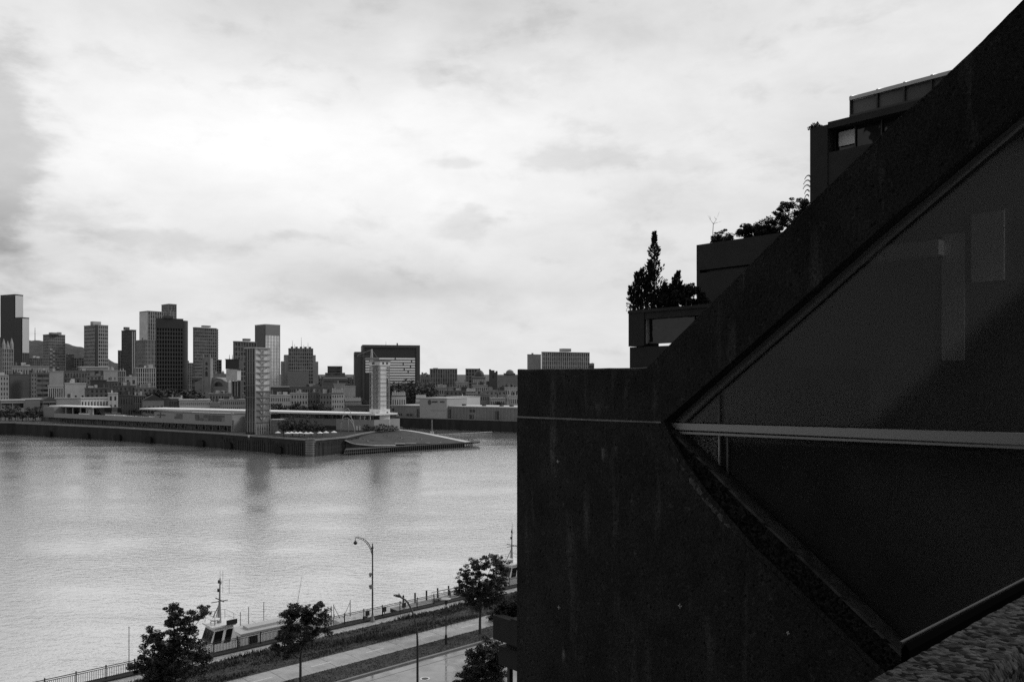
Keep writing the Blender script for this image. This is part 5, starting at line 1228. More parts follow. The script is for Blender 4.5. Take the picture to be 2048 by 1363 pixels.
# --- mid and low rise: (name, label, xl, xc, xr, top, distance, style, grey, options)
rows = [
('stone_block','pale gothic block with pointed corner turrets at the left edge',0,6,27,697,830,'vert',.30,dict(nx=6,nf=12,units=0,delta=24)),
('stone_house','long pale house front with rows of small windows below the tall left towers',24,24,98,732,790,'mason',.24,dict(nx=14,nf=3)),
('brick_building','large windowless dark brick block at the left',18,20,62,749,660,'blank',.075,dict(units=3)),
('apartment_block','pale windowed house at the very left edge above the low roofs',-22,-22,17,751,640,'mason',.28,dict(nx=7,nf=7)),
('brick_building','narrow speckled house right of the windowless dark brick block',61,63,73,746,665,'mason',.16,dict(nx=2,nf=9,units=1)),
('brick_building','dark house with pale floor bands right of the narrow speckled house',73,74,98,746,640,'bands',.17,dict(nf=8)),
('plain_block','plain grey windowless block above the colonnaded white house',97,97,127,743,680,'blank',.27,dict(nx=2)),
('white_house','white house with a dark colonnade of tall slots',96,97,126,772,610,'vert',.46,dict(nx=7,nf=1,roof='light')),
('plain_block','pale blank block with a bright bit on its roof left of the dark brick cube',131,131,172,767,600,'blank',.38,dict(nx=3,units=2)),
('brick_building','dark blank brick cube behind the white house with tall windows',181,181,213,761,590,'blank',.06,dict(units=1)),
('white_building','white house with rows of tall dark windows behind the terrace',160,162,217,797,548,'mason',.50,dict(nx=9,nf=2,panes=True,roof='light')),
('white_building','taller white end house with few windows at the terrace',217,217,235,787,545,'mason',.48,dict(nx=2,nf=3,panes=True)),
('plain_block','plain grey shed wall left of the white house with tall windows',112,112,160,797,556,'blank',.26,dict(units=3)),
('low_shed','low flat roofed shed with bright roof at the left quay',0,2,48,801,540,'bands',.20,dict(nf=2,roof='light')),
('low_shed','grey roofed shed among the trees of the left quay',48,50,84,799,560,'blank',.14,dict(roof='light')),
('low_shed','dark shed with a pale gable just left of the plain grey shed wall',84,86,112,800,548,'bands',.13,dict(nf=2,roof='gable')),
('office_block','speckled grey block under the checkered tower',127,128,186,742,800,'mason',.17,dict(nx=10,nf=4)),
('long_hall','long hall with a pale flat roof under the dark gridded tower',158,160,217,734,860,'bands',.2,dict(nf=3,roof='light')),
('plain_block','square light grey block left of the small striped tower houses',207,208,235,741,720,'blank',.28,dict(nx=3)),
('brick_building','dark house with a bright cornice below the square light grey block',212,212,235,762,640,'mason',.12,dict(nx=4,nf=4,roof='light')),
('apartment_block','tall narrow pale striped house in the middle of the left houses',235,236,251,742,740,'vert',.27,dict(nx=4,nf=6)),
('apartment_block','pale stepped house with one big dark window',250,250,273,754,650,'mason',.30,dict(nx=2,nf=4)),
('apartment_block','wide clustered apartment block left of the black gridded tower foot',268,272,311,736,760,'vert',.24,dict(nx=9,nf=8)),
('brick_building','dark roofed old house behind the terrace planters',235,235,266,791,560,'mason',.09,dict(nx=6,nf=2)),
('brick_building','old house with a row of narrow windows right of the dark roofed old house',266,267,291,792,565,'vert',.15,dict(nx=6,nf=3)),
('market_hall','low grey hall with a curved pale gable',286,286,328,800,555,'blank',.24,dict(nx=5,roof='gable')),
('plain_block','dark narrow block beside the curved pale gable',327,327,338,797,562,'blank',.06,dict(units=0)),
('brick_building','grey house right of the dark narrow block',338,338,361,797,570,'mason',.16,dict(nx=5,nf=2,roof='light')),
('stone_house','long white row with two lines of small dark windows behind the terminal',360,360,420,801,560,'mason',.38,dict(nx=15,nf=3,roof='light')),
('stone_house','darker row with small windows right of the long white row',420,420,440,806,566,'mason',.22,dict(nx=5,nf=2)),
('stone_house','tiered grey row of old houses beneath the pale tank box',439,440,490,800,575,'mason',.24,dict(nx=12,nf=3)),
('stone_house','higher broken row of roofs beneath the church gable',418,419,488,788,640,'mason',.18,dict(nx=12,nf=3)),
('long_hall','low pale roofed hall between the black gridded tower and the church',385,386,408,755,850,'bands',.22,dict(nf=3,roof='light')),
('stone_house','speckled house row behind the church gable',424,424,452,748,850,'mason',.24,dict(nx=9,nf=2)),
('stone_house','pale row house with even square windows right of the glass stair tower',536,537,580,791,560,'mason',.34,dict(nx=10,nf=3)),
('long_hall','dark flat block with bright roof slabs right of the glass stair tower',538,538,578,774,640,'bands',.09,dict(nf=2,roof='light')),
('stone_house','pale square fronted house with few windows in the middle row',581,582,615,787,575,'mason',.27,dict(nx=6,nf=4)),
('brick_building','dark brick house adjoining the pale square fronted house',615,615,642,786,585,'mason',.13,dict(nx=5,nf=4)),
('brick_building','brownish plain house left of the white gabled house front',640,640,664,788,580,'mason',.17,dict(nx=4,nf=4)),
('long_row','long dark row with a heavy black cornice under the stepped tower',577,578,669,774,680,'mason',.16,dict(nx=20,nf=3,gl=None)),
('stone_house','white house front with tall windows and small gables left of the arch sculpture',663,664,687,787,545,'mason',.36,dict(nx=5,nf=5,roof='mansard',panes=True)),
('plain_block','grey blank gable wall behind the white house front',667,668,690,768,690,'blank',.24,dict(units=1)),
('plain_block','pale blank party wall left of the big dark slab',688,689,711,773,650,'blank',.30,dict(units=0)),
('brick_building','grey ribbed block at the left foot of the big dark slab',700,700,722,758,800,'vert',.2,dict(nx=6,nf=4)),
('stone_house','low house with bright dormers right of the white house front',690,690,722,803,548,'mason',.22,dict(nx=8,nf=2,roof='mansard')),
('dark_hall','wide dark shed with a flat roof left of the conveyor tower',696,697,740,812,540,'blank',.09,dict(nx=3,units=0)),
('stone_house','pale house with white dormers right of the conveyor tower',783,784,811,792,555,'mason',.34,dict(nx=6,nf=2,roof='mansard',panes=True)),
('stone_house','small pale house with bright dormers left of the warehouse block',832,832,852,797,570,'mason',.30,dict(nx=5,nf=2,roof='mansard')),
('brick_building','small grey house on the slope right of the big dark slab',840,841,862,754,900,'mason',.2,dict(nx=5,nf=3)),
('stone_house','wide pale house row beneath the block with vertical piers',864,865,914,776,690,'mason',.2,dict(nx=11,nf=3)),
('brick_building','brown house left of the wide pale house row',848,848,866,770,760,'mason',.13,dict(nx=3,nf=4)),
('stone_house','bright small windowed house in the gap right of the block with vertical piers',912,912,936,765,780,'mason',.28,dict(nx=7,nf=3,roof='light')),
('stone_house','old house with a dark hipped roof above the warehouse roof',932,933,951,784,600,'mason',.22,dict(nx=5,nf=3,roof='mansard')),
('brick_building','brick house with tall windows beneath the dark church tower',951,952,978,789,590,'mason',.17,dict(nx=6,nf=3)),
('stone_house','grey house row on the slope under the dark domed hall',946,946,975,771,720,'mason',.25,dict(nx=7,nf=3)),
('stone_house','speckled low houses with one bright wall above the warehouse roof',980,981,1009,797,585,'mason',.26,dict(nx=7,nf=2,roof='light')),
('stone_house','white row house with pale roof nearest the concrete wall',1007,1007,1036,776,650,'mason',.38,dict(nx=7,nf=3,roof='light')),
('stone_house','low pale house at the concrete wall just above the warehouse',1018,1018,1040,792,590,'mason',.34,dict(nx=6,nf=2)),
('plain_block','long grey block on the slope right of the dark church tower',995,996,1036,752,860,'blank',.16,dict(units=3)),
('domed_block','far flat block with a small rounded roof beside the concrete wall',1008,1008,1030,747,1000,'mason',.14,dict(nx=6,nf=3,units=2)),
('brick_building','small far roofs left of the block with vertical piers',842,842,862,750,1000,'mason',.18,dict(units=2)),
('office_block','low grey block between the pyramid block and the big dark slab',694,695,719,755,980,'grid',.2,dict(units=2)),
('brick_building','low grey rooftops right of the stepped tower',630,631,652,757,1000,'mason',.16,dict(units=3)),
('office_block','low block in the gap right of the checkered tower',131,132,148,709,1150,'vert',.12,dict(units=1)),
('office_block','slim pale edged block left of the dark gridded tower',147,148,168,716,1150,'grid',.16,dict(units=1)),
('office_block','dim block at the foot of the tall left towers',58,60,88,716,1100,'vert',.11,dict(units=2)),
('plain_block','dim grey house filling the row beside the square light grey block',172,173,210,752,760,'mason',.15,dict(units=2)),
('brick_building','old dark brick row under the dark blank brick cube',170,171,216,777,575,'mason',.12,dict(units=2)),
('brick_building','dim brick house behind the pale blank block',126,127,160,757,690,'mason',.12,dict(units=2)),
('brick_building','dim row of old houses above the white end house',228,229,272,772,600,'mason',.14,dict(units=3)),
('stone_house','dim grey row beneath the clustered apartment block',268,269,312,776,605,'mason',.16,dict(units=3)),
('stone_house','dim row with chimneys right of the warehouse block',970,971,1012,782,640,'mason',.18,dict(units=3)),
('brick_building','dim brick row below the hill of the dark domed hall',890,891,948,782,640,'mason',.15,dict(units=3)),
]
for (nm, lab, xl, xc, xr, yt, D, sty, g, o) in rows:
    r_ = bldg(nm, lab, xl, xc, xr, yt, D, sty, min(.62, g*(1.6 if nm in ('stone_house','white_building','white_house','apartment_block','plain_block') else 1.15)), **o)
    if nm in ('stone_house','brick_building') and sty == 'mason':
        t,wr,wl,H,W = r_; rc = random.Random(int(xl+D))
        for k in range(3):
            x = wr*rc.uniform(.05,.95); y = wl*rc.uniform(.05,.7); hh = rc.uniform(1.6,3.4)
            q = MB(); q.box(x-.5,x+.5,y-.4,y+.4,H+.6,H+.7+hh); q.build('chimney', rc.choice([M_ROOFD, W, M_COPE]), t)
    if nm == 'stone_block':
        t,wr,wl,H,W = r_
        for (x, h_) in ((1.2,5),(wr*.5,3),(wr-1.2,6)):
            q = MB(); q.lathe([(1.7,0),(1.7,h_),(.1,h_+6)], 8, (x,1.2,H-.5)); q.build('turret', W, t)
    if nm == 'domed_block':
        t,wr,wl,H,W = r_
        q = MB(); q.lathe([(5,.7),(4.4,3),(2.4,4.6),(.1,5.2)], 12, (wr*.55,wl*.5,H)); q.build('dome', W, t)

# --- warehouses on the far right quay
th = math.atan2(497-548, 4+74); wd = Vector((math.cos(th),math.sin(th),0)); wn_ = Vector((-wd.y,wd.x,0)); B0 = Vector((*pxd(776,553),0))+wn_*1.2
def wx(px, y=0):
    u = (px-1024)/F; A = B0+wn_*y; return (u*A.y-A.x)/(wd.x-u*wd.y)
sh_ = thing('warehouse', 'very long pale ribbed warehouse along the far right quay', 'warehouse', (B0.x,B0.y,7.05), th)
Mw = mat('warehouse_cladding', .19, .75, 0, .4, .18, .12); Lw = wx(1120)
q = MB(); q.box(0,Lw,2,32,0,7.6); q.build('wall', Mw, sh_)
q = MB(); q.box(-.4,Lw,1.6,32.4,7.602,8.2); q.build('roof', M_ROOFL, sh_)
rib = None
for i in range(int(Lw/2.6)):
    x = .6+i*2.6
    if rib is None: q = MB(); q.box(-.12,.12,1.8,1.995,0,7.6); rib = q.build('rib', mat('rib_grey',.30,.7), sh_); rib.location = (x,0,0)
    elif i < 295: piece(rib, (x,0,0), sh_)
for px, w, z0, z1 in ((786,3,4,6),(797,6,1,2.4),(819,6,1,2.4),(836.5,2.2,.5,5.8),(898,3,.3,6),(943,3.2,.2,2.8),(945,4,4.5,6),(994,3,.2,5.5)):
    q = MB(); x = wx(px,2); q.box(x-w/2,x+w/2,1.86,1.99,z0,z1); q.build('loading_door', M_BLACK, sh_)
for px in (800,870,930,970,1005,1025):
    q = MB(); x = wx(px,12); q.box(x-1,x+1,10,12,8.2,9.3); q.build('rooftop_unit', M_ROOFD, sh_)
bk = thing('warehouse_block', 'tall plain pale block with painted signs standing before the long warehouse', 'building', B0+wd*wx(839,-.2)+wn_*.0+Vector((0,0,7.05)), th)
w_ = wx(893)-wx(839); hb_ = zat(795,535)-7.05
q = MB(); q.box(0,w_,0,22,0,hb_-.4); q.build('wall', mat('pale_block_wall',.36,.75,0,.4,.06,.1), bk)
q = MB(); q.box(-.3,w_+.3,-.3,22.3,hb_-.398,hb_+.1); q.build('roof', M_ROOFL, bk)
q = MB(); q.box(w_*.42,w_*.98,-.12,-.01,hb_-8.2,hb_-7.8); q.build('groove', MATS['rib_grey'], bk)
# round emblem, one dark and one lighter word, too small to read
q = MB(); q.prism([(w_*.37+1.5*math.cos(a*math.pi/9), hb_-2.9+1.7*math.sin(a*math.pi/9)) for a in range(18)], lambda a,c_:(a,-.1,c_), lambda a,c_:(a,.02,c_)); q.build('round_emblem', mat('emblem_grey',.07,.7), bk, fix=True)
q = MB()
for i in range(6):
    a = w_*.46+i*.78; q.box(a,a+.62,-.1,.02,hb_-3.1,hb_-1.9 if i == 5 else hb_-2.1)
q.build('dark_lettering', M_BLACK, bk)
q = MB()
for i in range(6):
    a = w_*.76+i*.62; q.box(a,a+.45,-.1,.02,hb_-3.1,hb_-2.0)
q.build('grey_lettering', MATS['emblem_grey'], bk)
wb = thing('white_hall', 'bright white windowless hall rising behind the warehouse roof', 'building', B0+wd*wx(893,34)+wn_*34+Vector((0,0,7)), th)
w2 = wx(933,34)-wx(893,34); h2 = zat(794.5,545)-7
q = MB(); q.box(0,w2,0,16,0,h2); q.build('wall', mat('white_hall_wall',.6,.75,0,.4,.06,.1), wb)
q = MB(); q.box(-.2,w2+.2,-.2,16.2,h2+.002,h2+.4); q.build('roof', M_ROOFL, wb)
for k in (.3,.72):
    q = MB(); q.box(w2*k,w2*k+.35,-.15,-.01,0,h2); q.build('joint', M_STEEL, wb)
q = MB(); q.box(w2-3.5,w2-3.2,-.3,-.02,h2-.5,h2+2.0); q.build('vent_pipe', M_WHITE, wb)

# --- trees of the city
CT = {}
def grove(key, label, group, spots, h=11, r_=5, seed=1):
    p = fartree_proto('city_tree', label, 'tree', h, r_, seed, group, n=240, leaf=1.0); kk = children_of(p); rr2 = random.Random(seed)
    for i, (px, ytop, D) in enumerate(spots):
        zt2 = zat(ytop, D); zb2 = terr(D); s = max(.35, (zt2-zb2)/h); loc = (*pxd(px, D), zb2)
        if i == 0: p.location = loc; p.scale = (s,s,s)
        else: dup(p, loc, rr2.uniform(0,6), scale=(s*rr2.uniform(.8,1.2),s,s*rr2.uniform(.9,1.05)), kids=kk)
rt = random.Random(9)
grove('a','dark leafy tree along the left quay','trees along the left quay',[(px+rt.uniform(-2,2), 816+rt.uniform(-6,8), 492+rt.uniform(0,16)) for px in range(2,88,7)]+[(20,818,486),(45,822,487),(66,820,486)],12,5,41)
grove('b','dark tree at the foot of the black gridded tower','trees at the foot of the black tower',[(px, 778+rt.uniform(-5,8), 590+rt.uniform(0,40)) for px in range(300,408,8)],14,7,42)
grove('c','dark tree on the slope below the big dark slab','trees below the big dark slab',[(px, 770+rt.uniform(-8,14), 610+rt.uniform(0,60)) for px in range(778,866,7)]+[(805,760,690),(815,757,700),(825,759,690),(800,765,680)],15,7,43)
grove('d','dark tree in the row behind the terminal hall','trees behind the terminal hall',[(px, 806+rt.uniform(-3,6), 528+rt.uniform(0,10)) for px in range(548,668,8)],12,5,44)
grove('e','small dark tree among the old houses','trees among the old houses',[(704,790,600),(716,788,610),(727,792,600),(733,796,590),(440,785,660),(395,790,600),(245,786,600),(375,783,600),(270,812,548),(280,814,546),(292,813,548),(1000,800,580),(1020,765,800),(880,765,800),(895,760,850),(935,772,800)],12,5,45)

# white cars and tiny boats of the far quay are too small to see; a white van by the church stands out
t = thing('white_van', 'small white van between the water tank and the glass stair tower', 'van', at(476,776,640)); t.location.z = zat(778,640)
q = MB(); q.add([(-2.4,-1,.3),(2.4,-1,.3),(2.4,1,.3),(-2.4,1,.3),(-2.4,-1,2.4),(1.4,-1,2.4),(1.4,1,2.4),(-2.4,1,2.4),(2.4,-1,1.2),(2.4,1,1.2)],[(0,3,2,1),(4,5,6,7),(0,1,8,5,4),(1,2,9,8),(8,9,6,5),(2,3,7,6,9),(3,0,4,7)]); q.build('body', M_WHITE, t)
for x in (-1.5,1.5):
    for y in (-1.02,1.02):
        q = MB(); q.tube([(x,y-.1,.35),(x,y+.1,.35)], .36, 8); q.build('wheel', M_RUBBER, t)
# ================================================================== stacked concrete housing on the right
SW = 12.7
def on(s): return lambda t_, z: st(s, t_, z)
def poly_w(pts, s): return [wallpt(px, py, s) for (px, py) in pts]
hb1 = thing('concrete_module', 'big dark weathered concrete wall with a sloping band and tall slanted window', 'building', st(SW, 9, 20), A2)
# upper beam that turns into the sloping band
up_pts = [(1035,738.5),(1080,738.2),(1140,737.4),(1200,737.2),(1250,736.6),(1294,735),(1350,679),(1480,549),(1622,406),(1720,311),(1800,233),(1862,181),(1910,134),(1965,82),(2040,6),(2160,-114),(2160,112),(2048,210),(1900,336),(1732,481),(1560,637),(1400,779),(1326,843),(1180,837.8),(1035,832)]
up_pts2 = []
rj = random.Random(2)
for (a, b_) in zip(up_pts, up_pts[1:]+up_pts[:1]):
    up_pts2.append(a); n = int(math.hypot(b_[0]-a[0], b_[1]-a[1])/16) if a[1] < 760 and b_[1] < 760 and a[0] < 2100 else 0
    for k in range(1, n): up_pts2.append((a[0]+(b_[0]-a[0])*k/n+rj.uniform(-.5,.5), a[1]+(b_[1]-a[1])*k/n+rj.uniform(-.6,.8)))
def wallpart(name, pts, s0, s1, m, parent, **kw):
    q = MB(); P = poly_w(pts, s0); q.prism(P, lambda a,c: st(s0,a,c), lambda a,c: st(s1,a,c))
    return q.build(name, m, parent, world=True, fix=True, **kw)
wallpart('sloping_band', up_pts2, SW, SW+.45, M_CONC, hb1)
M_PANE = see_through('dusty_window_glass', .03, .75)
inner = [(1338,858),(1345,862),(1420,935),(1480,997),(1600,1110),(1720,1226),(1800,1303),(1900,1403),(2160,1660)]
outer = [(1318,846),(1332,880),(1366,936),(1410,995),(1500,1100),(1620,1215),(1740,1330),(1850,1435),(2100,1690)]
low = [(1034,834.5),(1180,840.6)]+[(x+8,y-8) for x,y in outer]+[(2100,2600),(1033,2600)]
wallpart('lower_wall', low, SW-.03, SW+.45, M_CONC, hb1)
# splayed reveal of exposed aggregate between the wall face and the glass
rv = MB(); ed_ = MB(); bv = MB(); rq = random.Random(14); O, I, E = [], [], []
for k in range(len(outer)-1):
    n = 14
    for j in range(n):
        f = j/n
        o_ = (outer[k][0]+(outer[k+1][0]-outer[k][0])*f, outer[k][1]+(outer[k+1][1]-outer[k][1])*f)
        i_ = (inner[k][0]+(inner[k+1][0]-inner[k][0])*f, inner[k][1]+(inner[k+1][1]-inner[k][1])*f)
        O.append(o_); I.append(i_)
nc = 6
for (o_, i_) in zip(O, I):
    to_, zo_ = wallpt(*o_, SW-.03); ti_, zi_ = wallpt(*i_, SW+.06); to_ += .03*math.sin(len(rv.v)*.11)+rq.uniform(-.015,.015)
    for c in range(nc+1):
        f = c/nc; jj = 0 if c in (0, nc) else rq.uniform(-.012, .012)
        rv.v.append(tuple(st(SW-.034+.094*f+.03*math.sin(f*math.pi)+jj, to_+(ti_-to_)*f, zo_+(zi_-zo_)*f)))
for r_i in range(len(O)-1):
    for c in range(nc): rv.f.append((r_i*(nc+1)+c, r_i*(nc+1)+c+1, (r_i+1)*(nc+1)+c+1, (r_i+1)*(nc+1)+c))
M_AGG = aggregate_mat('exposed_aggregate', .006, .055, 26)
rv.build('splayed_reveal', M_AGG, hb1, world=True, fix=True)
# rough pale lime arris with its lit ridge painted in, and the sloping sill top
M_LIT_LIME = aggregate_mat('lit_lime_edge', .05, .22, 16)
for idx, (o_, i_) in enumerate(zip(O, I)):
    to_, zo_ = wallpt(*o_, SW-.03); wv = max(0, .06*math.sin((idx-22)/34*math.pi)+rq.uniform(-.02,.02)) if 22 < idx < 56 else 0
    ed_.v += [tuple(st(SW-.0315, to_+wv*.5, zo_-wv)), tuple(st(SW-.031-wv*.2, to_, zo_)), tuple(st(SW-.029, to_-wv*.5, zo_+wv*.5))]
for i in range(len(O)-1):
    for c in range(2): ed_.f.append((i*3+c, i*3+c+1, (i+1)*3+c+1, (i+1)*3+c))
ed_.build('lit_lime_arris', M_LIT_LIME, hb1, world=True, fix=True)
for i_ in I:
    ti_, zi_ = wallpt(*i_, SW+.06)
    bv.v += [tuple(st(SW+.055, ti_+.03, zi_-.03)), tuple(st(SW+.06, ti_, zi_)), tuple(st(SW+.42, ti_-.03, zi_+.03))]
for i in range(len(I)-1):
    for c in range(2): bv.f.append((i*3+c, i*3+c+1, (i+1)*3+c+1, (i+1)*3+c))
bv.build('sill', mat('sky_lit_sill', .10, .85, 0, .3, .6, 5), hb1, world=True, fix=True)  # paler than the wall to paint in sky light on its top
# thin top edge of the beam and sloping band, its sky-lit rim painted pale
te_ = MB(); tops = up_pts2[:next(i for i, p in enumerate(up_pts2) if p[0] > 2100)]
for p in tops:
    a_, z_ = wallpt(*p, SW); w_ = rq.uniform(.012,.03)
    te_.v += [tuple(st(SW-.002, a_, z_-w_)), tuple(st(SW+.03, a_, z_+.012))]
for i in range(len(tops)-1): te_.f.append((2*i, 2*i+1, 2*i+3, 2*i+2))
te_.build('lit_top_edge', mat('painted_lit_rim', .24, .85, 0, .3, .5, 12), hb1, world=True, fix=True)
# room behind the glass
SI = 15.4; mid = [(1296,800),(1345,770),(1560,560),(1750,385),(1930,215),(2080,60),(2240,-110)]
q = MB(); P = poly_w(mid+[(2240,1900),(1296,1900)], SI); q.prism(P, lambda a,c: st(SI,a,c), lambda a,c: st(SI+.2,a,c)); q.build('interior_wall', mat('interior_plaster', .28, .8, 0, .3, .15, .5), hb1, world=True, fix=True)
q = MB()
for (p0, p1) in zip(mid, mid[1:]):
    a0, z0_ = wallpt(*p0, SW+.44); a1, z1_ = wallpt(*p1, SW+.44); b0, y0_ = wallpt(*p0, SI); b1, y1_ = wallpt(*p1, SI)
    q.add([tuple(st(SW+.44,a0,z0_)),tuple(st(SW+.44,a1,z1_)),tuple(st(SI+.1,b1,y1_)),tuple(st(SI+.1,b0,y0_))],[(0,1,2,3)])
q.build('sloping_roof', M_CONC2, hb1, world=True)
a_, z_ = wallpt(1296,800,SI)
q = MB(); q.prism([(SW+.46,15),(SI,15),(SI,z_),(SW+.46,z_)], lambda s,z: st(s,a_+.05,z), lambda s,z: st(s,a_+.2,z)); q.build('interior_side', MATS['interior_plaster'], hb1, world=True, fix=True)
def inn_rect(nm, x0, y0, x1, y1, m, dd=.06):
    (ta, za), (tb, zb_) = wallpt(x0, y0, SI), wallpt(x1, y1, SI)
    q = MB(); q.prism([(ta,zb_),(tb,zb_),(tb,za),(ta,za)], lambda a,c: st(SI-dd,a,c), lambda a,c: st(SI-.001,a,c)); q.build(nm, m, hb1, world=True, fix=True)
inn_rect('interior_door', 1605, 738, 1738, 858, mat('interior_door_dark', .04, .6))
inn_rect('interior_panel', 1945, 430, 2010, 560, mat('interior_light_panel', .9, .6)); inn_rect('interior_panel', 1885, 470, 1930, 720, mat('interior_mid_panel', .75, .6), .04)
inn_rect('interior_shelf', 1700, 505, 1890, 512, MATS['interior_light_panel'], .3)
za = wallpt(1700, 862, SI)[1]
q = MB(); tA, tB = wallpt(1400,862,SI)[0], wallpt(2240,862,SI)[0]; q.prism([(SW+.45,tA),(SI,tA),(SI,tB),(SW+.45,tB)], lambda s,a: st(s,a,za), lambda s,a: st(s,a,za-.15)); q.build('interior_floor', mat('interior_floor', .15, .6), hb1, world=True, fix=True)
M_GROUT = mat('pale_joint_mortar', .30, .8, 0, .4, .35, 6)
wallpart('mortar_joint', [(1034.5,831.6),(1180,837.6),(1322,842.6),(1322,845.6),(1180,840.8),(1034.5,835)], SW-.045, SW+.3, M_GROUT, hb1)
# thickness: side wall round the corner, floor slabs behind
t13 = wallpt(1035,800,SW)[0]
q = MB(); q.prism([(SW+.46, 8),(SW+7, 8),(SW+7,wallpt(1035,738.5,SW)[1]-.02),(SW+.46,wallpt(1035,738.5,SW)[1]-.02)], lambda s,z: st(s,t13-.001,z), lambda s,z: st(s,t13-.4,z)); q.build('end_wall', M_CONC, hb1, world=True, fix=True)
# glass set back in the opening
sg = SW+.40
wallpart('glass_pane', [(1310,851),(1330,851),(1400,786),(1560,640),(1732,484),(1900,339),(2048,212),(2200,84),(2200,880),(2048,876)], sg-.01, sg+.03, M_PANE, hb1)
wallpart('glass_pane', [(1322,862),(2048,890),(2200,896),(2200,1640),(2048,1545),(1800,1300),(1600,1108),(1480,995)], sg-.01, sg+.03, M_PANE, hb1)
M_FR = mat('painted_window_frame', .16, .5, .1)
fr_o = [(1330,842),(1400,779),(1560,637),(1732,481),(1900,336),(2048,210),(2160,112)]
fr_i = [(2168,120),(2056,218),(1908,345),(1740,491),(1568,647),(1408,789),(1348,846)]
q = MB(); P = poly_w(fr_o+fr_i, SW); q.prism(P, lambda a,c: st(sg-.10,a,c), lambda a,c: st(sg-.012,a,c)); q.build('window_frame', mat('pale_window_frame', .42, .6), hb1, world=True, fix=True)
wallpart('window_frame', [(1352,868),(1420,933),(1480,990),(1600,1104),(1720,1219),(1800,1297),(1800,1304),(1720,1227),(1600,1111),(1480,998),(1420,941),(1340,866)], sg-.06, sg-.012, M_FR, hb1)
wallpart('window_rail', [(1338,845),(2048,866),(2200,871),(2200,897),(2048,889),(1352,858.5)], SW+.16, sg-.1, M_ALU, hb1)
wallpart('window_rail', [(1356,862),(2048,892.5),(2200,899),(2200,904.5),(2048,897.5),(1362,867)], SW+.2, sg-.1, M_ALU, hb1)
wallpart('mullion', [(1436,868),(1439,868),(1439,948),(1436,945)], sg-.07, sg-.012, M_ALU, hb1)
wallpart('mullion', [(1453,870),(1456,870),(1456,962),(1453,959)], sg-.05, sg-.012, M_FR, hb1)
wallpart('mullion', [(1436,790),(1439,787),(1439,846),(1436,846)], sg-.05, sg-.012, M_FR, hb1)
wallpart('side_screen', [(1366,868),(1435,871),(1435,941)], sg-.045, sg-.012, aggregate_mat('speckled_screen', .01, .45, 48), hb1)
for (px, py, r_) in ((1118,922,5),(1120,1213,5.5),(1362,1210,6),(1578,1264,4)):
    q = MB(); tw_, zw_ = wallpt(px, py, SW); k = r_*.0078
    q.prism([(tw_-k,zw_-.008),(tw_+k,zw_-.008),(tw_+k,zw_+.008),(tw_-k,zw_+.008)], lambda a,c: st(SW-.036,a,c), lambda a,c: st(SW-.03,a,c))
    q.prism([(tw_-.008,zw_-k),(tw_+.008,zw_-k),(tw_+.008,zw_+k),(tw_-.008,zw_+k)], lambda a,c: st(SW-.039,a,c), lambda a,c: st(SW-.03,a,c))
    q.build('survey_mark', M_LINE, hb1, world=True, fix=True)
# near parapet ledge and the roof edge behind it
def ledge(name, label, t0, t1, s0, s1, ztop, h, m, rough=True, seed=3):
    r = random.Random(seed); b = MB(); n = 330 if rough else 40
    for i in range(n+1):
        s = s0+(s1-s0)*i/n
        j = lambda a: r.uniform(-a, a) if rough else 0
        nx_ = 9; prof_ = [(t0,ztop-h),(t0,ztop-.3),(t0,ztop-.14),(t0,ztop-.05)]+[(t0+.03+(t1-t0-.06)*k/nx_, ztop) for k in range(nx_+1)]+[(t1,ztop-.05),(t1,ztop-.14),(t1,ztop-.3),(t1,ztop-h)]
        for (tt, zz) in prof_: b.v.append(tuple(st(s+j(.003), tt+j(.0025), zz+j(.0025))))
    M_ = len(prof_)
    for i in range(n):
        for k in range(M_-1): b.f.append((i*M_+k,i*M_+k+1,(i+1)*M_+k+1,(i+1)*M_+k))
    b.f += [tuple(range(M_))[::-1], tuple(n*M_+k for k in range(M_))]
    t = thing(name, label, 'parapet', st(s0,(t0+t1)/2,ztop-h), A2)
    b.build('ledge', m, t, world=True, fix=True, smooth=False); return t
M_LEDGE = aggregate_mat('rough_ledge_concrete', .004, .11, 40)
ledge('parapet', 'near rough concrete parapet ledge in the bottom right corner', 1.05, 1.36, .6, 12.6, 28.4, 1.2, M_LEDGE)
t = ledge('roof_kerb', 'dark roof edge with a thin bright flashing below the slanted window', 2.93, 3.0, 7.45, 12.6, 27.2, 2.2, mat('kerb_shade_black', .005, 1.0, 0, 0), False)  # kerb face coloured near-black for the shade that falls on it
q = MB(); q.prism([(2.99,27.203),(3.012,27.203),(3.012,27.215),(2.99,27.215)], lambda a,c: st(7.45,a,c), lambda a,c: st(12.6,a,c)); q.build('flashing', mat('dull_flashing', .07, .6), t, world=True, fix=True)
slab('terrace_floor', .2, 12.6, -3, 1.05, 27.0, 27.25, M_CONC, 'concrete terrace floor behind the near parapet')

# ---- the other stacked modules, seen over the sloping band
def module(label, pl, py, D, tlen, zbot_py, depth, name='concrete_module'):
    """left front corner at photo column pl, top py; front runs along -t for tlen"""
    p = at(pl, py, D); s0 = p.x*CS+p.y*SN; t0 = -p.x*SN+p.y*CS
    t = thing(name, label, 'building', st(s0,t0,zat(zbot_py,D)), A2)
    def zof(yy): return zat(yy, D)
    def tof(px): return wallpt(px, 700, s0)[0]
    return t, s0, t0, zof, tof
def bx(t, s0, s1, ta, tb, z0, z1, nm, m, par=None, **kw):
    q = MB(); q.prism([(s0,min(ta,tb)),(s1,min(ta,tb)),(s1,max(ta,tb)),(s0,max(ta,tb))], lambda a,c: st(a,c,z1), lambda a,c: st(a,c,z0))
    return q.build(nm, m, par or t, world=True, fix=True, **kw)
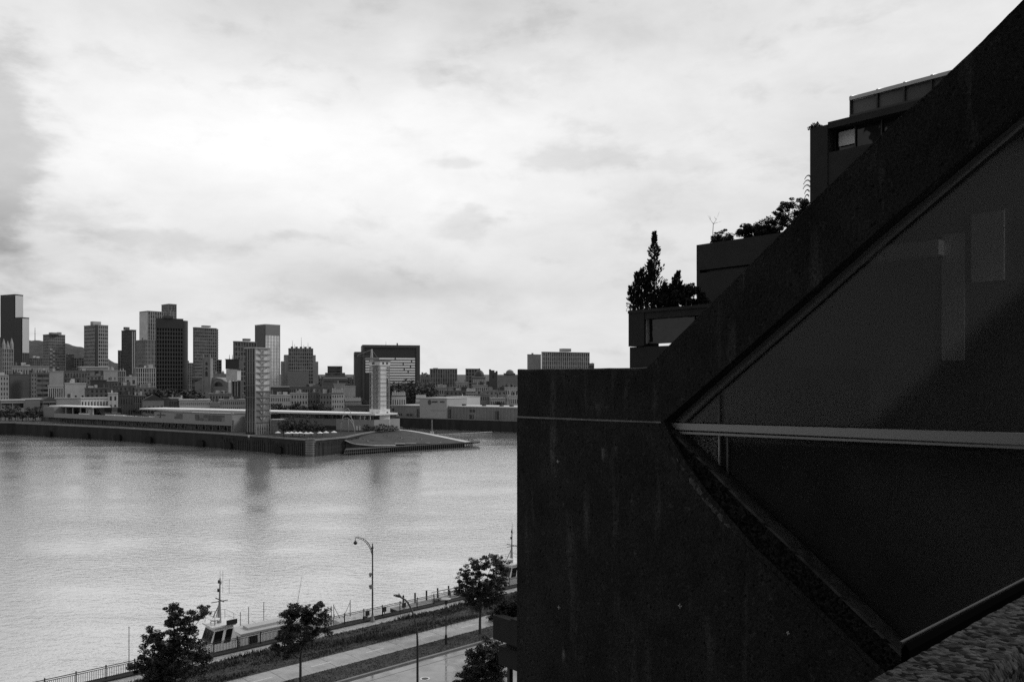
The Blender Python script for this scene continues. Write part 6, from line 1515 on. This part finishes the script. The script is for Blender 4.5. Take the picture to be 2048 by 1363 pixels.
# M2: terrace with plexiglass parapet and junipers
t2, s0, t0, zo, to = module('concrete terrace module with clouded plexiglass parapet under the junipers', 1257, 625, 31, 14, 1100, 8)
te = t0-16
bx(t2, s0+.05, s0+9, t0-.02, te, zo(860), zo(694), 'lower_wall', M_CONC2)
bx(t2, s0, s0+.9, t0, to(1288), zo(692.6), zo(627), 'corner_pier', M_CONC2)
bx(t2, s0-.02, s0+1.1, t0+.02, te, zo(626.9), zo(621), 'planter_rim', M_CONC2)
bx(t2, s0+.02, s0+1.0, to(1288.6), te, zo(640), zo(627), 'beam', M_CONC2)
bx(t2, s0+.25, s0+.30, to(1291), te, zo(685), zo(640.1), 'plexiglass_panel', M_PLEXI)
bx(t2, s0+.18, s0+.42, to(1288.6), te, zo(688.2), zo(685.1), 'bottom_rail', M_BLACK)
bx(t2, s0+.1, s0+.3, to(1287.9), to(1290.5), zo(688), zo(640.2), 'post', M_ALU)
bx(t2, s0+.2, s0+.34, to(1381), to(1383), zo(688), zo(640.2), 'post', M_BLACK)
# M3: planter terrace, blank
t3, s3, tt3, zo3, to3 = module('blank concrete planter module with a dark slot below small bushes', 1393, 490, 37, 14, 1100, 8)
te3 = tt3-16
bx(t3, s3, s3+2.2, tt3, te3, zo3(541), zo3(490), 'planter', M_CONC2)
bx(t3, s3+.001, s3+9, tt3-.001, te3, zo3(1000), zo3(547), 'wall', M_CONC2)
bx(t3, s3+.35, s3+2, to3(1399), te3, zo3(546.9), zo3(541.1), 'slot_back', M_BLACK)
bx(t3, s3+.002, s3+2, tt3-.002, to3(1399.2), zo3(546.95), zo3(541.05), 'slot_end', M_CONC2)
bx(t3, s3-.05, s3+9, tt3-9, te3, zo3(612), zo3(603), 'floor_slab', M_CONC2)
# M4: module with window, planter and greenhouse
t4, s4, tt4, zo4, to4 = module('upper concrete module with a long window and a glass house on its roof', 1620, 257, 33, 14, 1100, 8)
te4 = tt4-14
bx(t4, s4, s4+2, tt4, to4(1655), zo4(700), zo4(257.5), 'corner_wall', M_CONC2)
bx(t4, s4+.03, s4+9, to4(1655.3), te4, zo4(700), zo4(313), 'wall', M_CONC2)
bx(t4, s4+.01, s4+9, to4(1655.3), te4, zo4(266), zo4(253), 'lintel', M_CONC2)
bx(t4, s4+.5, s4+.6, to4(1660), te4, zo4(312.9), zo4(266.1), 'window', glass_mat('upper_window_glass', .02, .04, .02))
for px in (1660,1700,1753,1800):
    bx(t4, s4+.42, s4+.49, to4(px-1), to4(px+1.6), zo4(312.9), zo4(266.1), 'mullion', M_BLACK)
bx(t4, s4+.4, s4+.495, to4(1668), to4(1700), zo4(300), zo4(272), 'painted_reflection', mat('pane_reflection_white', .7, .8))  # pale panel painted in for the sky reflection on the glass
gh = thing('greenhouse', 'glass roof house with dark frames on top of the upper concrete module', 'greenhouse', st(s4+1.2, tt4-1.2, zo4(253)), A2)
sG = s4+.9
def zG(y): return CAMZ-(y-HZ)/F*(st(sG, wallpt(1700,300,sG)[0]).y)
tG = lambda px: wallpt(px, 250, sG)[0]
z0g, z1g = zG(236), zG(197)
cols_ = [1699,1752,1806,1861,1917,1974]
for a, b_ in zip(cols_, cols_[1:]):
    bx(gh, sG+.10, sG+.14, tG(a+3), tG(b_-1), z0g+.12, z1g-.10, 'glass_pane', mat('greenhouse_glass', .10, .25, 0, .5))
    q = MB(); ta, tb = tG(a+2), tG(b_)
    q.add([tuple(st(sG+.12,ta,z1g+.02)),tuple(st(sG+.12,tb,z1g+.02)),tuple(st(sG+2.2,tb,z1g+.5)),tuple(st(sG+2.2,ta,z1g+.5))],[(0,1,2,3)]); q.build('roof_pane', mat('greenhouse_roof', .30, .3), gh, world=True)
for px in cols_:
    bx(gh, sG, sG+.2, tG(px), tG(px+3), z0g, z1g+.05, 'frame_post', M_BLACK)
    q = MB(); a = tG(px+1.5); q.tube([st(sG+.05,a,z1g+.05), st(sG+.6,a,z1g+.22)], .07, 6); q.build('roof_rib', M_ALU, gh, world=True)
bx(gh, sG-.02, sG+.22, tG(1699), tG(1980), z0g-.02, z0g+.12, 'bottom_rail', M_BLACK)
bx(gh, sG-.03, sG+.23, tG(1699), tG(1980), z1g-.08, z1g+.06, 'top_rail', M_ALU)
bx(gh, sG+.1, sG+.2, tG(1699)+.0, tG(1699)-.05, z0g, z1g, 'end_frame', M_BLACK)
bx(gh, sG+2.2, sG+2.3, tG(1702), tG(1980), z0g, z1g+.5, 'back_wall', mat('greenhouse_back', .12, .8))
# M5: lower terrace at the foot of the wall
t5, s5, tt5, zo5, to5 = module('low dark terrace module overgrown with shrubs at the foot of the concrete wall', 986, 1228, 35, 10, 1500, 8)
te5 = tt5-12
bx(t5, s5, s5+.4, tt5, te5, zo5(1276), zo5(1229), 'parapet', M_CONC2)
bx(t5, s5+.5, s5+6, tt5-.3, te5, zo5(1290), zo5(1272), 'floor_slab', M_CONC2)
bx(t5, s5+.2, s5+6, tt5-.15, te5, zo5(1328), zo5(1290.1), 'wall', M_CONC2)
bx(t5, s5+.5, s5+.7, tt5-.35, tt5-.5, 3, zo5(1328.1), 'post', M_BLACK)
bx(t5, s5+3, s5+6, tt5-2.2, te5, 3, zo5(1328.1), 'ground_wall', M_CONC2)
bx(t5, s5+.01, s5+.38, to5(1020), te5, zo5(1225), zo5(1229.1)+.02, 'rim', M_CONC2)

# ---- unseen blocks added behind and above the camera to shade the near wall
ba = thing('shading_block', 'sloping dark concrete shading block added behind the terrace, mirrored in the slanted window', 'building', st(-8,5,3), A2)
q = MB(); q.prism([(28,3),(28,26.2),(15.6,27.2),(9.4,33.1),(3,39),(-6,47),(-40,47),(-40,3)], lambda a,c: st(-8,a,c), lambda a,c: st(-20,a,c)); q.build('wall', M_CONC2, ba, world=True, fix=True)  # slope as mirrored in the window; low wing added to darken the lower pane
ob = thing('shading_block', 'dark unseen block added above and behind the terrace to shade the wall', 'building', st(-6,-8,40), A2)
bx(ob, -22, 8.5, -30, 24, 42, 56, 'body', M_CONC2)
for k in range(6):
    bx(ba, -7.98, -7.9, 8-k*5, 5-k*5, 29+k*2-6, 30.2+k*2-6, 'window', M_CITYGLASS)

# ---- terrace plants
def px_shrub(name, label, cat, pb, pyb, s_plane_D, lobes, seed, leaf, per, clump, m=None, dens=1.0, kind=0):
    leaf *= .68; per = int(per*2.1); clump *= .9
    D = s_plane_D; base = at(pb, pyb, D); k = D/F; r = random.Random(seed)
    lb = [((x-pb)*k, r.uniform(-.4,.4)*rr*k*1.5+.3, (pyb-y)*k, rr*k*1.12) for (x,y,rr) in lobes]
    return shrub(name, label, cat, base, lb, seed, leaf, per, clump, m, dens)
def juniper(label, pb, pyb, D, stems, seed, n=680):
    base = at(pb, pyb, D)+Vector((.2,.3,0)); k = D/F; r = random.Random(seed)
    t = thing('juniper', label, 'juniper', base); b = MB(); w = MB()
    for (x0,y0,x1,y1,w0) in stems:
        A = Vector(((x0-pb)*k, r.uniform(-.1,.1), (pyb-y0)*k)); B = Vector(((x1-pb)*k, r.uniform(-.1,.1), (pyb-y1)*k)); L = (B-A).length
        w.tube([A, A.lerp(B,.5), B], [.05,.03,.006], 5)
        nn = int(n*L*.9)
        for i in range(nn):
            f = r.random()**.8; c = A.lerp(B, f); R_ = w0*1.22*k*(1-f)**.85*(.75+.5*math.sin(f*31+seed)+.25)+.02
            a = r.uniform(0,6.28); rad = R_*math.sqrt(r.random())
            p = c+Vector((math.cos(a)*rad, math.sin(a)*rad, 0)); ln = r.uniform(.05,.14)
            d = Vector((math.cos(a)*.65+r.gauss(0,.25), math.sin(a)*.65, .9+r.gauss(0,.2))).normalized()*ln
            sd = d.cross(Vector((r.gauss(0,1),r.gauss(0,1),r.gauss(0,1)))).normalized()*ln*.2
            b.add([p-sd*.6, p+sd*.6, p+d*.6+sd, p+d, p+d*.6-sd],[(0,1,2,3,4)])
    w.build('stem', M_BARK, t); b.build('foliage', M_NEEDLE, t)
juniper('tall pointed juniper rising above the terrace corner', 1297, 622, 31.3, [(1300,622,1301,463,21),(1296,622,1291,520,15)], 3)
juniper('shorter broad juniper at the left end of the terrace planter', 1262, 622, 31.2, [(1262,624,1253,572,10),(1275,622,1276,536,17),(1268,622,1264,545,11),(1284,622,1286,550,13)], 5)
juniper('juniper leaning to the right beside the tall pointed juniper', 1330, 622, 31.3, [(1318,622,1352,541,15),(1325,622,1345,560,16),(1340,622,1353,562,12),(1312,622,1322,566,14)], 8)
px_shrub('shrub','broad dark spreading pine bush on the terrace planter','shrub',1372,612,31.3,[(1345,590,15),(1362,582,15),(1378,577,13),(1390,578,11),(1360,598,16),(1385,592,16),(1402,594,12),(1414,600,9),(1340,604,15),(1372,604,12),(1325,600,14),(1392,604,9)],61,.07,60,.18,M_NEEDLE,1.3)
px_shrub('shrub','small round bush on the corner of the blank planter module','shrub',1447,486,37.2,[(1440,474,11),(1452,471,12),(1462,474,9),(1435,480,8),(1455,480,12),(1432,476,6)],62,.06,50,.16,None,1.0)
px_shrub('shrub','long low dense hedge bush on the blank planter module','shrub',1520,474,37.5,[(1490,462,10),(1502,458,13),(1516,456,14),(1530,456,14),(1545,458,13),(1500,467,12),(1520,468,13),(1540,468,13),(1556,466,10)],63,.07,70,.2,M_NEEDLE,1.4)
px_shrub('shrub','tall loose leafy bush growing against the upper module','shrub',1585,455,37.8,[(1548,440,9),(1560,428,12),(1575,415,13),(1590,408,14),(1605,405,12),(1615,412,9),(1598,425,13),(1580,436,14),(1563,445,13),(1610,425,9),(1590,446,13),(1606,398,8)],64,.075,44,.2,None,.8)
px_shrub('grass_tuft','wispy plant on the top corner of the upper module','plant',1634,258,33.3,[(1626,250,5),(1634,247,6),(1643,249,6),(1638,253,7),(1648,252,4)],65,.06,22,.12,None,.7)
px_shrub('shrub','shrub spilling over the low terrace at the foot of the wall','shrub',1012,1232,35.2,[(1000,1222,10),(1012,1215,13),(1024,1210,13),(1034,1205,12),(1005,1236,11),(1020,1232,14),(1032,1228,14),(1030,1250,12),(1012,1250,12),(998,1245,7)],66,.08,60,.2,None,1.1)
# thin bare sapling
t = thing('sapling', 'thin leafless sapling standing above the small round bush', 'sapling', at(1431,488,37.2)+Vector((0,.4,0))); k = 37.2/F
def sp(x, y): return ((x-1431)*k, 0, (488-y)*k)
q = MB(); q.tube([sp(1431,490), sp(1430,462), sp(1431,444)], [.022,.016,.013], 5); q.build('stem', M_BARK, t)
for pts in ([(1431,444),(1425,436),(1420,427)],[(1431,444),(1437,436),(1443,420)],[(1437,436),(1433,430)],[(1431,444),(1441,441),(1447,439)],[(1425,436),(1424,428)]):
    q = MB(); q.tube([sp(*p) for p in pts], [.011]+[.004]*(len(pts)-1), 4); q.build('twig', M_BARK, t)
# drooping plant hanging over the left edge of the upper module
t = thing('hanging_plant', 'thin drooping fronds hanging beside the left edge of the upper module', 'plant', at(1620,352,33)); k = 33/F; r_ = random.Random(12)
for i in range(6):
    q = MB(); x0_, y0_ = 1622, 353+i*9; L = r_.uniform(9,17); pts = [((x0_-1620-L*f)*k, 0.05*i, (352-(y0_-5*math.sin(f*3.0)+f*f*7))*k) for f in (0,.3,.6,1)]
    q.tube(pts, [.012,.010,.008,.003], 4)
    for f in range(10):
        ff = f/10; x_ = (x0_-1620-L*ff)*k; z_ = (352-(y0_-5*math.sin(ff*3.0)+ff*ff*7))*k; q.add([(x_,0.05*i,z_),(x_-.015,.05*i,z_-.07),(x_-.04,.05*i,z_-.02)],[(0,1,2)])
    q.build('frond', M_LEAF, t)
